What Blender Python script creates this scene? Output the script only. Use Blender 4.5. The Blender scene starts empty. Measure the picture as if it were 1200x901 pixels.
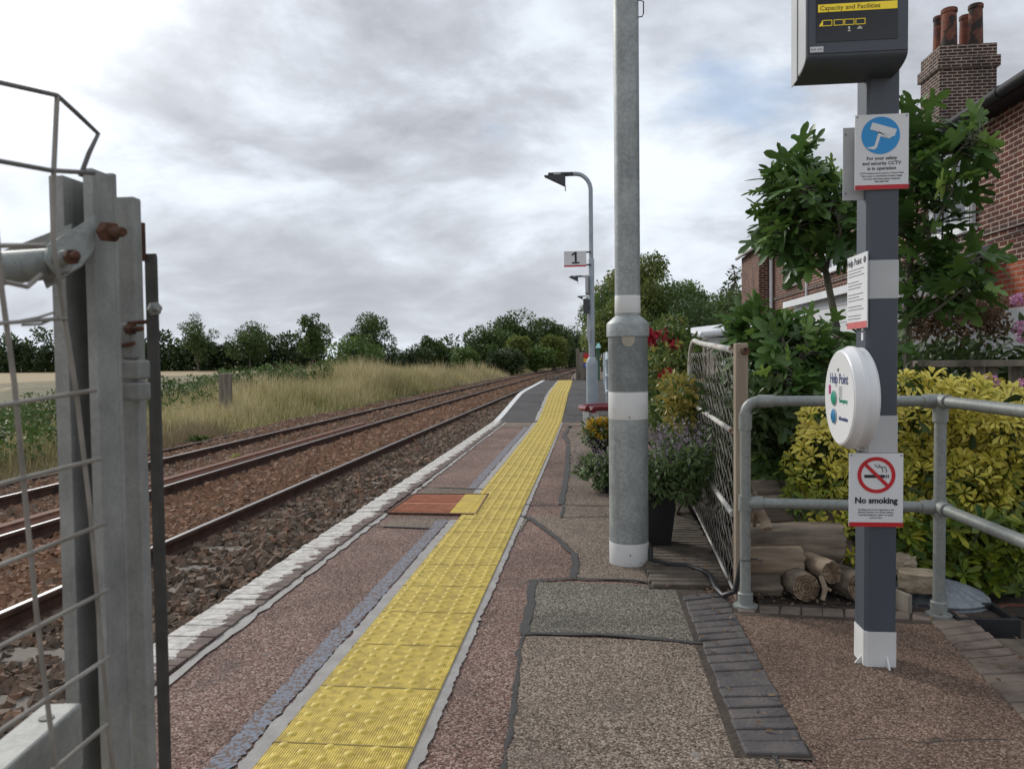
import bpy, bmesh, math, random
import numpy as np
from mathutils import Vector, Matrix
R_ = math.radians
RNG = np.random.default_rng(7)
random.seed(7)
scene = bpy.context.scene
COL = scene.collection

# ------------------------------------------------------------------ camera
F = 900.0
CAM = np.array([0.0, 0.0, 1.17])
yaw, pitch, roll = R_(6.03), R_(-2.07), R_(-0.65)
fw = np.array([-math.sin(yaw)*math.cos(pitch), math.cos(yaw)*math.cos(pitch), math.sin(pitch)])
rt = np.cross(fw, [0, 0, 1.0]); rt /= np.linalg.norm(rt)
up = np.cross(rt, fw)
rt, up = rt*math.cos(roll)+up*math.sin(roll), up*math.cos(roll)-rt*math.sin(roll)
cd = bpy.data.cameras.new('camera'); cam = bpy.data.objects.new('camera', cd); COL.objects.link(cam)
m = Matrix(((rt[0], up[0], -fw[0], CAM[0]), (rt[1], up[1], -fw[1], CAM[1]), (rt[2], up[2], -fw[2], CAM[2]), (0, 0, 0, 1)))
cam.matrix_world = m
cd.sensor_width = 36; cd.lens = 27.0; cd.clip_start = 0.05; cd.clip_end = 5000
cd.dof.use_dof = True; cd.dof.focus_distance = 5.0; cd.dof.aperture_fstop = 9.0
scene.camera = cam

def ray(px, py): return fw*F + rt*(px-600) + up*(450.5-py)
def G(px, py, z=0.0):
    d = ray(px, py); return CAM + d*((z-CAM[2])/d[2])
def W(px, py, Y):
    d = ray(px, py); return CAM + d*(Y/d[1])

# ------------------------------------------------------------------ object helpers
ORG = {}
def tag(o, label=None, cat=None, group=None, kind=None):
    if label: o['label'] = label
    if cat: o['category'] = cat
    if group: o['group'] = group
    if kind: o['kind'] = kind
    return o
def thing(name, loc, label, cat, group=None):
    o = bpy.data.objects.new(name, None); COL.objects.link(o); o.location = loc
    o.empty_display_size = .1
    ORG[o.name] = np.array(loc, float)
    return tag(o, label, cat, group)
def link_mesh(name, me, mats, parent, org):
    o = bpy.data.objects.new(name, me); COL.objects.link(o)
    if not isinstance(mats, (list, tuple)): mats = [mats]
    for mm in mats: me.materials.append(mm)
    if parent is not None: o.parent = parent
    else: o.location = org
    ORG[o.name] = np.array(org, float)
    return o
class MB:
    def __init__(s): s.v = []; s.f = []; s.mi = []
    def add(s, vs, fs, mi=0):
        n = len(s.v); s.v += [tuple(map(float, p)) for p in vs]
        s.f += [tuple(n+i for i in f) for f in fs]; s.mi += [mi]*len(fs); return s
    def box(s, c, d, rz=0, rx=0, ry=0, mi=0):
        h = np.array(d)/2
        vs = np.array([(x, y, z) for x in (-1, 1) for y in (-1, 1) for z in (-1, 1)])*h
        M = np.array(Matrix.Rotation(rz, 3, 'Z') @ Matrix.Rotation(ry, 3, 'Y') @ Matrix.Rotation(rx, 3, 'X'))
        vs = vs @ M.T + np.array(c)
        return s.add(vs, [(0, 1, 3, 2), (4, 6, 7, 5), (0, 4, 5, 1), (2, 3, 7, 6), (0, 2, 6, 4), (1, 5, 7, 3)], mi)
    def bb(s, x0, x1, y0, y1, z0, z1, mi=0):
        return s.box(((x0+x1)/2, (y0+y1)/2, (z0+z1)/2), (abs(x1-x0), abs(y1-y0), abs(z1-z0)), mi=mi)
    def tube(s, pts, r, n=8, caps=True, mi=0, close=False):
        P = [np.array(p, float) for p in pts]; k = len(P)
        rr = r if hasattr(r, '__len__') else [r]*k
        prev = None; rings = []
        for i, p in enumerate(P):
            if close: t = P[(i+1) % k]-P[i-1]
            else: t = P[min(i+1, k-1)]-P[max(i-1, 0)]
            t = t/(np.linalg.norm(t)+1e-12)
            if prev is None:
                a = np.array([0, 0, 1.]) if abs(t[2]) < .9 else np.array([1., 0, 0])
            else: a = prev
            x = a-t*(a@t); x /= np.linalg.norm(x)+1e-12; prev = x; y = np.cross(t, x)
            rings.append([p+rr[i]*(x*math.cos(2*math.pi*j/n)+y*math.sin(2*math.pi*j/n)) for j in range(n)])
        vs = [q for g in rings for q in g]; fs = []
        for i in range(k if close else k-1):
            a, b = i*n, ((i+1) % k)*n
            for j in range(n): fs.append((a+j, a+(j+1) % n, b+(j+1) % n, b+j))
        if caps and not close: fs += [tuple(reversed(range(n))), tuple(range((k-1)*n, k*n))]
        return s.add(vs, fs, mi)
    def lathe(s, prof, c=(0, 0, 0), n=24, mi=0, axis=None):
        vs = []; fs = []; k = len(prof)
        for r, z in prof:
            for j in range(n):
                a = 2*math.pi*j/n; vs.append((r*math.cos(a), r*math.sin(a), z))
        for i in range(k-1):
            for j in range(n): fs.append((i*n+j, i*n+(j+1) % n, (i+1)*n+(j+1) % n, (i+1)*n+j))
        fs += [tuple(reversed(range(n))), tuple(range((k-1)*n, k*n))]
        vs = np.array(vs)
        if axis is not None:
            q = Vector((0, 0, 1)).rotation_difference(Vector(axis)); vs = vs @ np.array(q.to_matrix()).T
        return s.add(vs+np.array(c), fs, mi)
    def prism(s, pts, ext, mi=0):
        P = [np.array(p, float) for p in pts]; e = np.array(ext, float); n = len(P)
        return s.add(P+[p+e for p in P], [tuple(reversed(range(n))), tuple(range(n, 2*n))]+[(i, (i+1) % n, n+(i+1) % n, n+i) for i in range(n)], mi)
    def sheet(s, pts, mi=0): return s.add(pts, [tuple(range(len(pts)))], mi)
    def build(s, name, mats, parent=None, org=None, smooth=True, ang=35, bev=0, seg=2):
        V = np.array(s.v)
        if parent is not None: org = ORG[parent.name]
        elif org is None: org = np.array([V[:, 0].mean(), V[:, 1].mean(), V[:, 2].min()])
        org = np.array(org, float)
        me = bpy.data.meshes.new(name); me.from_pydata((V-org).tolist(), [], s.f)
        me.polygons.foreach_set('material_index', s.mi)
        bm = bmesh.new(); bm.from_mesh(me); bmesh.ops.recalc_face_normals(bm, faces=bm.faces); bm.to_mesh(me); bm.free()
        if smooth:
            me.shade_smooth(); me.set_sharp_from_angle(angle=R_(ang))
        me.update()
        o = link_mesh(name, me, mats, parent, org)
        if bev:
            b = o.modifiers.new('bevel', 'BEVEL'); b.width = bev; b.segments = seg; b.limit_method = 'ANGLE'; b.angle_limit = R_(40)
        return o

def frames(D, Nn):
    Y = D/np.linalg.norm(D, axis=1, keepdims=True)
    Z = Nn-(Nn*Y).sum(1, keepdims=True)*Y
    Z /= np.linalg.norm(Z, axis=1, keepdims=True)+1e-9
    X = np.cross(Y, Z)
    return np.stack([X, Y, Z], axis=2)
def rdir(n, rng=RNG):
    v = rng.normal(size=(n, 3)); return v/np.linalg.norm(v, axis=1, keepdims=True)
def scatter(name, tmpl, P, Rm, S, mats, parent=None, org=None, var=None, smooth=False, var2=None):
    tv, tf = tmpl; tv = np.array(tv, float); k = len(tv); N = len(P)
    S = np.asarray(S, float)
    if S.ndim == 1: S = np.repeat(S[:, None], 3, 1)
    V = np.einsum('nij,nkj->nki', Rm, tv[None]*S[:, None, :]) + P[:, None, :]
    if parent is not None: org = ORG[parent.name]
    elif org is None: org = np.array([P[:, 0].mean(), P[:, 1].mean(), P[:, 2].min()])
    V = V.reshape(-1, 3)-np.array(org)
    flat = np.concatenate([np.array(f) for f in tf]); lens = np.array([len(f) for f in tf])
    L = (flat[None]+(np.arange(N)*k)[:, None]).ravel()
    starts = np.concatenate([[0], np.cumsum(lens)[:-1]])
    ST = (starts[None]+(np.arange(N)*len(flat))[:, None]).ravel()
    me = bpy.data.meshes.new(name)
    me.vertices.add(len(V)); me.vertices.foreach_set('co', V.astype(np.float32).ravel())
    me.loops.add(len(L)); me.loops.foreach_set('vertex_index', L.astype(np.int32))
    me.polygons.add(len(ST)); me.polygons.foreach_set('loop_start', ST.astype(np.int32))
    me.update(calc_edges=True)
    for nm, vv in (('var', var), ('var2', var2)):
        if vv is not None:
            at = me.attributes.new(nm, 'FLOAT', 'FACE'); at.data.foreach_set('value', np.repeat(vv, len(tf)).astype(np.float32))
    me.polygons.foreach_set('use_smooth', np.full(len(ST), smooth))
    return link_mesh(name, me, mats, parent, org)
def copy_tree(o, parent=None):
    c = o.copy(); COL.objects.link(c)
    if parent is not None: c.parent = parent
    for ch in list(o.children): copy_tree(ch, c)
    return c
FONT_CACHE = {}
def text(name, body, size, mat, parent, loc, face='-y', align='CENTER', bold=0.0, ext=.0006, sx=1.0):
    cu = bpy.data.curves.new('t', 'FONT'); cu.body = body; cu.size = size; cu.align_x = align; cu.align_y = 'CENTER'
    cu.extrude = ext; cu.offset = bold; cu.resolution_u = 3
    if '\n' in body: cu.space_line = 1.05
    t = bpy.data.objects.new('t', cu); COL.objects.link(t)
    bpy.context.view_layer.update()
    me = bpy.data.meshes.new_from_object(t.evaluated_get(bpy.context.evaluated_depsgraph_get()))
    bpy.data.objects.remove(t); bpy.data.curves.remove(cu)
    M = Matrix.Rotation(R_(90), 4, 'X')
    if face == '-x': M = Matrix.Rotation(R_(-90), 4, 'Z') @ M
    org = ORG[parent.name]
    me.transform(Matrix.Translation(Vector(np.array(loc)-org)) @ M @ Matrix.Scale(sx, 4, (1, 0, 0)))
    me.name = name; me.materials.clear()
    return link_mesh(name, me, mat, parent, org)

# ------------------------------------------------------------------ materials
def newmat(name):
    mt = bpy.data.materials.new(name); mt.use_nodes = True; nt = mt.node_tree
    b = nt.nodes['Principled BSDF']; return mt, nt, b
def nd(nt, t, **kw):
    n = nt.nodes.new(t)
    for k, v in kw.items():
        if k.startswith('i_'):
            n.inputs[k[2:].replace('_', ' ')].default_value = v
        else: setattr(n, k, v)
    return n
def ramp(nt, cols, lo=.3, hi=.7, fac=None):
    r = nt.nodes.new('ShaderNodeValToRGB'); e = r.color_ramp.elements
    n = len(cols)
    while len(e) < n: e.new(.5)
    for i, c in enumerate(cols):
        e[i].position = lo+(hi-lo)*i/max(n-1, 1); e[i].color = (*c, 1)
    if fac is not None: nt.links.new(fac, r.inputs['Fac'])
    return r
def coords(nt, stretch=(1, 1, 1)):
    tc = nd(nt, 'ShaderNodeTexCoord'); mp = nd(nt, 'ShaderNodeMapping'); mp.inputs['Scale'].default_value = stretch
    nt.links.new(tc.outputs['Object'], mp.inputs['Vector']); return mp.outputs['Vector']
def mixc(nt, a, b, fac, mode='MIX'):
    mx = nd(nt, 'ShaderNodeMix', data_type='RGBA', blend_type=mode)
    for s, i in ((a, 6), (b, 7)):
        if isinstance(s, tuple): mx.inputs[i].default_value = (*s, 1)
        else: nt.links.new(s, mx.inputs[i])
    if isinstance(fac, (int, float)): mx.inputs[0].default_value = fac
    else: nt.links.new(fac, mx.inputs[0])
    return mx.outputs[2]
def pmat(name, cols, scale=5., rough=.6, metal=0., bump=0., bscale=60., stretch=(1, 1, 1), lo=.3, hi=.7, spec=.5, detail=6, rvar=.12, spots=None, bdist=.01):
    mt, nt, b = newmat(name); v = coords(nt, stretch)
    n = nd(nt, 'ShaderNodeTexNoise', i_Scale=scale, i_Detail=detail); nt.links.new(v, n.inputs['Vector'])
    c = ramp(nt, cols, lo, hi, n.outputs['Fac']).outputs['Color']
    if spots:
        sc, col, th = spots
        n3 = nd(nt, 'ShaderNodeTexNoise', i_Scale=sc, i_Detail=8.); nt.links.new(v, n3.inputs['Vector'])
        rr = ramp(nt, [(0, 0, 0), (1, 1, 1)], th, th+.06, n3.outputs['Fac'])
        c = mixc(nt, c, col, rr.outputs['Color'])
    nt.links.new(c, b.inputs['Base Color'])
    b.inputs['Metallic'].default_value = metal; b.inputs['Specular IOR Level'].default_value = spec
    mr = nd(nt, 'ShaderNodeMapRange'); mr.inputs['To Min'].default_value = rough-rvar; mr.inputs['To Max'].default_value = min(1, rough+rvar)
    nt.links.new(n.outputs['Fac'], mr.inputs['Value']); nt.links.new(mr.outputs['Result'], b.inputs['Roughness'])
    if bump:
        n2 = nd(nt, 'ShaderNodeTexNoise', i_Scale=bscale, i_Detail=5.); nt.links.new(v, n2.inputs['Vector'])
        bp = nd(nt, 'ShaderNodeBump', i_Strength=bump, i_Distance=bdist); nt.links.new(n2.outputs['Fac'], bp.inputs['Height'])
        nt.links.new(bp.outputs['Normal'], b.inputs['Normal'])
    return mt
def gravel(name, cols, cell=.008, lowv=(.75, 1.2), rough=.9, stain=None, bstr=.7, cracks=False):
    mt, nt, b = newmat(name); v = coords(nt)
    vo = nd(nt, 'ShaderNodeTexVoronoi', i_Scale=1/cell); nt.links.new(v, vo.inputs['Vector'])
    sp = nd(nt, 'ShaderNodeSeparateColor'); nt.links.new(vo.outputs['Color'], sp.inputs['Color'])
    c = ramp(nt, cols, .05, .95, sp.outputs['Red']).outputs['Color']
    n = nd(nt, 'ShaderNodeTexNoise', i_Scale=1.3, i_Detail=8., i_Roughness=.65); nt.links.new(v, n.inputs['Vector'])
    lr = ramp(nt, [(lowv[0],)*3, (lowv[1],)*3], .3, .7, n.outputs['Fac'])
    c = mixc(nt, c, lr.outputs['Color'], 1.0, 'MULTIPLY')
    if stain:
        n3 = nd(nt, 'ShaderNodeTexNoise', i_Scale=3.1, i_Detail=9., i_Roughness=.7); nt.links.new(v, n3.inputs['Vector'])
        c = mixc(nt, c, stain, ramp(nt, [(0, 0, 0), (.7, .7, .7)], .56, .72, n3.outputs['Fac']).outputs['Color'])
    if cracks:
        vc = nd(nt, 'ShaderNodeTexVoronoi', feature='DISTANCE_TO_EDGE', i_Scale=.55)
        nw = nd(nt, 'ShaderNodeTexNoise', i_Scale=4., i_Detail=6.); nt.links.new(v, nw.inputs['Vector'])
        va = nd(nt, 'ShaderNodeVectorMath', operation='ADD'); nt.links.new(v, va.inputs[0])
        vs_ = nd(nt, 'ShaderNodeVectorMath', operation='SCALE'); vs_.inputs['Scale'].default_value = .25; nt.links.new(nw.outputs['Color'], vs_.inputs[0])
        nt.links.new(vs_.outputs[0], va.inputs[1]); nt.links.new(va.outputs[0], vc.inputs['Vector'])
        c = mixc(nt, c, (.03, .025, .022), ramp(nt, [(.8, .8, .8), (0, 0, 0)], .0015, .005, vc.outputs['Distance']).outputs['Color'])
    vg = nd(nt, 'ShaderNodeTexVoronoi', i_Scale=2.6); nt.links.new(v, vg.inputs['Vector'])   # gum and grease spots
    s2 = nd(nt, 'ShaderNodeSeparateColor'); nt.links.new(vg.outputs['Color'], s2.inputs['Color'])
    c = mixc(nt, c, ramp(nt, [(.05, .045, .04), (.24, .22, .2)], .4, .6, s2.outputs['Green']).outputs['Color'], ramp(nt, [(.65, .65, .65), (0, 0, 0)], .035, .06, vg.outputs['Distance']).outputs['Color'])
    nd_ = nd(nt, 'ShaderNodeTexNoise', i_Scale=.7, i_Detail=10., i_Roughness=.75, i_Distortion=.6); nt.links.new(v, nd_.inputs['Vector'])
    c = mixc(nt, c, ramp(nt, [(.72, .72, .72), (1, 1, 1)], .36, .5, nd_.outputs['Fac']).outputs['Color'], 1., 'MULTIPLY')
    nt.links.new(c, b.inputs['Base Color']); b.inputs['Roughness'].default_value = rough; b.inputs['Specular IOR Level'].default_value = .25
    bp = nd(nt, 'ShaderNodeBump', invert=True, i_Strength=bstr, i_Distance=cell*.6); nt.links.new(vo.outputs['Distance'], bp.inputs['Height'])
    nt.links.new(bp.outputs['Normal'], b.inputs['Normal'])
    return mt
def brickmat(name, c1, c2, mortar, w=.225, h=.075, mo=.011, patch=None):
    mt, nt, b = newmat(name)
    tc = nd(nt, 'ShaderNodeTexCoord'); sx = nd(nt, 'ShaderNodeSeparateXYZ'); nt.links.new(tc.outputs['Object'], sx.inputs[0])
    ad = nd(nt, 'ShaderNodeMath', operation='ADD'); nt.links.new(sx.outputs['X'], ad.inputs[0]); nt.links.new(sx.outputs['Y'], ad.inputs[1])
    cb = nd(nt, 'ShaderNodeCombineXYZ'); nt.links.new(ad.outputs[0], cb.inputs['X']); nt.links.new(sx.outputs['Z'], cb.inputs['Y'])
    br = nd(nt, 'ShaderNodeTexBrick', i_Scale=1., i_Mortar_Size=mo, i_Brick_Width=w, i_Row_Height=h, i_Mortar_Smooth=.15, i_Bias=-.1)
    br.inputs['Color1'].default_value = (*c1, 1); br.inputs['Color2'].default_value = (*c2, 1); br.inputs['Mortar'].default_value = (*mortar, 1)
    nt.links.new(cb.outputs[0], br.inputs['Vector'])
    n = nd(nt, 'ShaderNodeTexNoise', i_Scale=2.2, i_Detail=7., i_Roughness=.65); nt.links.new(tc.outputs['Object'], n.inputs['Vector'])
    c = mixc(nt, br.outputs['Color'], ramp(nt, [(.55, .55, .58), (1.25, 1.2, 1.15)], .3, .7, n.outputs['Fac']).outputs['Color'], 1., 'MULTIPLY')
    n4 = nd(nt, 'ShaderNodeTexNoise', i_Scale=45., i_Detail=4.); nt.links.new(tc.outputs['Object'], n4.inputs['Vector'])
    c = mixc(nt, c, ramp(nt, [(.75, .75, .75), (1.2, 1.2, 1.2)], .3, .7, n4.outputs['Fac']).outputs['Color'], 1., 'MULTIPLY')
    nt.links.new(c, b.inputs['Base Color']); b.inputs['Roughness'].default_value = .88; b.inputs['Specular IOR Level'].default_value = .3
    bp = nd(nt, 'ShaderNodeBump', i_Strength=.6, i_Distance=.008, invert=True); nt.links.new(br.outputs['Fac'], bp.inputs['Height'])
    nt.links.new(bp.outputs['Normal'], b.inputs['Normal'])
    return mt
def leafmat(name, cols, trans=.25, rough=.5, spec=.35, v2=None):
    mt, nt, b = newmat(name); at = nd(nt, 'ShaderNodeAttribute', attribute_name='var')
    c = ramp(nt, cols, 0, 1, at.outputs['Fac']).outputs['Color']
    if v2:
        a2 = nd(nt, 'ShaderNodeAttribute', attribute_name='var2')
        c = mixc(nt, c, ramp(nt, v2, 0, 1, at.outputs['Fac']).outputs['Color'], a2.outputs['Fac'])
    nt.links.new(c, b.inputs['Base Color']); b.inputs['Roughness'].default_value = rough; b.inputs['Specular IOR Level'].default_value = spec
    tr = nd(nt, 'ShaderNodeBsdfTranslucent'); nt.links.new(c, tr.inputs['Color'])
    mx = nd(nt, 'ShaderNodeMixShader'); mx.inputs[0].default_value = trans
    nt.links.new(b.outputs[0], mx.inputs[1]); nt.links.new(tr.outputs[0], mx.inputs[2])
    nt.links.new(mx.outputs[0], nt.nodes['Material Output'].inputs['Surface'])
    return mt
def varmat(name, cols, rough=.9, nscale=60., spec=.25):
    mt, nt, b = newmat(name); at = nd(nt, 'ShaderNodeAttribute', attribute_name='var')
    v = coords(nt); n = nd(nt, 'ShaderNodeTexNoise', i_Scale=nscale, i_Detail=4.); nt.links.new(v, n.inputs['Vector'])
    c = ramp(nt, cols, 0, 1, at.outputs['Fac']).outputs['Color']
    c = mixc(nt, c, ramp(nt, [(.7, .7, .7), (1.25, 1.25, 1.25)], .3, .7, n.outputs['Fac']).outputs['Color'], 1., 'MULTIPLY')
    nt.links.new(c, b.inputs['Base Color']); b.inputs['Roughness'].default_value = rough; b.inputs['Specular IOR Level'].default_value = spec
    return mt
def galv(name, cols=((.26, .28, .28), (.36, .38, .375), (.46, .48, .47)), scale=55., rough=.55, metal=.35, grime=None, sp=.3):
    sp_ = sp; mt, nt, b = newmat(name); v = coords(nt)
    vo = nd(nt, 'ShaderNodeTexVoronoi', i_Scale=scale)
    n0 = nd(nt, 'ShaderNodeTexNoise', i_Scale=scale*.6, i_Detail=3.); nt.links.new(v, n0.inputs['Vector'])
    mx = nd(nt, 'ShaderNodeVectorMath', operation='MULTIPLY_ADD'); nt.links.new(n0.outputs['Color'], mx.inputs[0]); mx.inputs[1].default_value = (.03,)*3; nt.links.new(v, mx.inputs[2])
    nt.links.new(mx.outputs[0], vo.inputs['Vector'])
    sp = nd(nt, 'ShaderNodeSeparateColor'); nt.links.new(vo.outputs['Color'], sp.inputs['Color'])
    n = nd(nt, 'ShaderNodeTexNoise', i_Scale=6., i_Detail=8., i_Roughness=.7); nt.links.new(v, n.inputs['Vector'])
    a = nd(nt, 'ShaderNodeMath', operation='MULTIPLY_ADD'); nt.links.new(sp.outputs['Red'], a.inputs[0]); a.inputs[1].default_value = sp_; nt.links.new(n.outputs['Fac'], a.inputs[2])
    c = ramp(nt, cols, .33+sp_*.2, .62+sp_*.8, a.outputs[0]).outputs['Color']
    if grime:
        ng = nd(nt, 'ShaderNodeTexNoise', i_Scale=3., i_Detail=9., i_Roughness=.75)
        mp = nd(nt, 'ShaderNodeMapping'); mp.inputs['Scale'].default_value = (6, 6, .8); nt.links.new(v, mp.inputs['Vector']); nt.links.new(mp.outputs[0], ng.inputs['Vector'])
        c = mixc(nt, c, grime, ramp(nt, [(0, 0, 0), (.6, .6, .6)], .52, .7, ng.outputs['Fac']).outputs['Color'])
    nt.links.new(c, b.inputs['Base Color']); b.inputs['Metallic'].default_value = metal; b.inputs['Roughness'].default_value = rough
    return mt
M = {}
M['galv'] = galv('galvanised', ((.25, .27, .265), (.33, .35, .345), (.42, .44, .43)), scale=75., grime=(.21, .22, .21), sp=.22)
M['galv_smooth'] = galv('galvanised rail', ((.22, .235, .22), (.27, .285, .265), (.32, .335, .31)), 90., .5, .3, grime=(.2, .21, .2))
M['gatesteel'] = galv('gate steel', ((.2, .205, .195), (.27, .275, .26), (.35, .355, .335)), 160., .62, .2, grime=(.14, .14, .125), sp=.1)
M['wiredk'] = pmat('weathered dark wire', [(.12, .115, .11), (.2, .19, .18)], 20, .6, .2)
M['darksteel'] = pmat('dark steel', [(.05, .05, .05), (.1, .095, .09)], 20, .6, .4)
M['rust'] = pmat('rust', [(.045, .022, .015), (.11, .05, .03), (.18, .085, .05)], 40, .85, .2, .5, 150)
M['railrust'] = pmat('rail web rust', [(.035, .022, .018), (.075, .038, .026), (.1, .052, .036)], 6, .85, .1, .3, 60)
M['railred'] = pmat('old rail rust', [(.09, .035, .02), (.17, .07, .042), (.2, .09, .06)], 8, .85, .1, .3, 60)
M['railtop'] = pmat('polished rail', [(.2, .19, .185), (.3, .295, .29)], 4, .45, .75, stretch=(1, .1, 1))
M['sleeper'] = pmat('sleeper concrete', [(.13, .11, .09), (.21, .18, .15)], 9, .9, 0, .3, 60)
M['white'] = pmat('white paint', [(.62, .62, .6), (.74, .74, .72)], 6, .5, spots=(9, (.35, .33, .3), .68))
M['whiteclean'] = pmat('white enamel', [(.74, .75, .75), (.8, .8, .8)], 3, .35)
M['wornwhite'] = pmat('worn white edge paint', [(.5, .47, .42), (.62, .59, .54)], 7, .85, 0, .4, 90, spots=(11, (.17, .125, .11), .565), detail=9)
M['edgebrick'] = pmat('edge brick', [(.1, .07, .06), (.16, .11, .095)], 14, .9, 0, .5, 80)
M['mortar'] = pmat('mortar', [(.3, .285, .26), (.42, .4, .37)], 9, .9, 0, .5, 80)
M['tar'] = pmat('tar seam', [(.022, .021, .02), (.05, .047, .045)], 14, .75, 0, .6, 120)
M['asph_red'] = gravel('red asphalt', [(.055, .035, .027), (.165, .094, .073), (.215, .128, .102), (.37, .28, .235)], .0068, (.72, 1.2), stain=(.105, .085, .075), cracks=False)
M['asph_brown'] = gravel('brown gravel surfacing', [(.055, .04, .03), (.15, .112, .083), (.2, .155, .12), (.36, .3, .24)], .006, (.78, 1.18), stain=(.13, .1, .085))
M['asph_rbrown'] = gravel('fine brown surfacing', [(.06, .036, .025), (.125, .08, .056), (.16, .105, .077), (.31, .225, .175)], .0052, (.75, 1.15), stain=(.1, .075, .06), bstr=.5)
M['asph_grey'] = gravel('grey patch', [(.045, .04, .032), (.115, .103, .08), (.155, .14, .112), (.3, .275, .23)], .0062, (.8, 1.2), stain=(.1, .1, .075))
M['asph_dark'] = gravel('new dark asphalt', [(.055, .052, .052), (.085, .08, .08), (.12, .112, .11)], .008, (.85, 1.15))
M['blueline'] = pmat('worn blue paint', [(.18, .19, .225), (.225, .25, .3)], 30, .9, 0, .6, 140, spots=(75, (.15, .105, .085), .49), detail=9)
M['greystrip'] = pmat('grey bedding', [(.27, .255, .24), (.38, .365, .345)], 11, .9, 0, .4, 90)
M['darkbrick'] = pmat('dark paving brick', [(.045, .04, .04), (.085, .075, .073), (.12, .1, .09)], 9, .8, 0, .5, 70)
M['brownbrick'] = pmat('brown paving brick', [(.1, .075, .06), (.17, .13, .105), (.2, .16, .13)], 8, .9, 0, .5, 70)
M['ironcover'] = pmat('rusty cover paint', [(.24, .07, .03), (.38, .12, .05), (.42, .17, .085)], 12, .75, .1, .4, 90)
M['soil'] = pmat('garden soil', [(.03, .022, .016), (.07, .052, .038)], 9, .95, 0, .8, 60)
M['trackrust'] = gravel('rusty ballast bed', [(.05, .026, .016), (.12, .06, .036), (.18, .09, .052), (.23, .13, .085)], .055, (.7, 1.25), bstr=1.)
M['track'] = gravel('ballast bed', [(.04, .028, .022), (.09, .058, .044), (.14, .09, .066), (.19, .14, .11)], .055, (.7, 1.25), bstr=1.)
M['stone'] = varmat('ballast stones', [(.085, .064, .048), (.19, .142, .105), (.22, .13, .083), (.27, .15, .092)], .92, 35)
M['verge'] = pmat('verge earth', [(.07, .06, .03), (.13, .115, .05), (.2, .17, .085)], 1.2, .95, 0, .8, 20, bdist=.05)
M['wheat'] = pmat('wheat field', [(.26, .19, .09), (.34, .255, .125)], .15, .95, stretch=(1, .15, 1))
M['grass'] = leafmat('tall grass', [(.1, .15, .035), (.27, .28, .1), (.54, .45, .24), (.7, .6, .38)], .25, .7, .15)
M['bramble'] = leafmat('bramble', [(0.035, 0.063, 0.0168), (0.07, 0.119, 0.028), (0.119, 0.182, 0.049)], .25, .55)
M['deadgrass'] = leafmat('dead grass', [(.13, .1, .055), (.24, .19, .12), (.33, .27, .18)], .2, .8, .1)
M['treeleaf'] = leafmat('tree leaves', [(0.0326, 0.0616, 0.0163), (0.0725, 0.1179, 0.029), (0.1269, 0.1812, 0.0471)], .25, .55)
M['treelight'] = leafmat('light tree leaves', [(0.0612, 0.105, 0.0227), (0.1137, 0.1837, 0.042), (0.175, 0.2625, 0.07)], .3, .55)
M['treeyellow'] = leafmat('willow leaves', [(.08, .11, .022), (.15, .19, .04), (.24, .27, .065)], .3, .55)
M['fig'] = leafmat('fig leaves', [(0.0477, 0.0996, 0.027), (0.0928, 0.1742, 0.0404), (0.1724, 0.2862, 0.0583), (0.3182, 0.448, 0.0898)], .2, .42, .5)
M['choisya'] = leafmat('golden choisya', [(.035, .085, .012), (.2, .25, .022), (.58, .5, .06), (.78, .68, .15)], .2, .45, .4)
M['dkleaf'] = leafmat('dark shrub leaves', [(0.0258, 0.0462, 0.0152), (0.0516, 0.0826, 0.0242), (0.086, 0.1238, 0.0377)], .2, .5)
M['rosleaf'] = leafmat('rose leaves', [(0.0375, 0.075, 0.0187), (0.0813, 0.1313, 0.0312), (0.15, 0.2, 0.05), (0.375, 0.3, 0.075)], .25, .5)
M['lavleaf'] = leafmat('lavender leaves', [(.06, .1, .03), (.12, .18, .065), (.19, .25, .12)], .25, .6)
M['lavflower'] = leafmat('lavender flowers', [(.14, .11, .135), (.24, .19, .23), (.32, .26, .31)], .2, .7)
M['pink'] = leafmat('pink petals', [(.38, .12, .26), (.55, .24, .42), (.66, .42, .56)], .25, .6)
M['redpetal'] = leafmat('red petals', [(.3, .012, .03), (.5, .03, .06)], .2, .55)
M['yelpetal'] = leafmat('yellow petals', [(.5, .28, .01), (.7, .5, .03)], .2, .6)
M['seedhead'] = leafmat('brown seed heads', [(.09, .055, .035), (.18, .12, .075), (.28, .2, .13)], .15, .8, .1)
M['bark'] = pmat('bark', [(.04, .032, .025), (.1, .08, .06), (.16, .13, .1)], 12, .9, 0, .8, 40, stretch=(1, 1, .25))
M['figbark'] = pmat('fig bark', [(.09, .08, .06), (.16, .145, .11)], 14, .8, 0, .4, 60, stretch=(1, 1, .3))
M['log'] = pmat('weathered log', [(.055, .042, .032), (.23, .18, .135), (.42, .35, .27)], 9, .9, 0, .9, 40, stretch=(.22, 1, 1), detail=9)
M['logpale'] = pmat('barkless log', [(.12, .085, .055), (.28, .21, .145), (.4, .32, .23)], 9, .85, 0, .6, 40, stretch=(.2, 1, 1), detail=9)
M['logend'] = pmat('cut log end', [(.16, .11, .07), (.3, .22, .14), (.38, .29, .19)], 25, .9, 0, .5, 80)
M['palepost'] = pmat('pale old post', [(.24, .19, .14), (.38, .31, .23), (.45, .38, .29)], 9, .9, 0, .5, 60, stretch=(1, 1, .15), spots=(7, (.2, .11, .06), .68))
M['logring'] = pmat('log end rings', [(.1, .065, .04), (.19, .13, .08)], 25, .9)
M['timber'] = pmat('weathered timber', [(.1, .085, .065), (.19, .165, .13), (.28, .25, .2)], 9, .9, 0, .6, 60, stretch=(1, 1, .12), detail=9)
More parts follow.
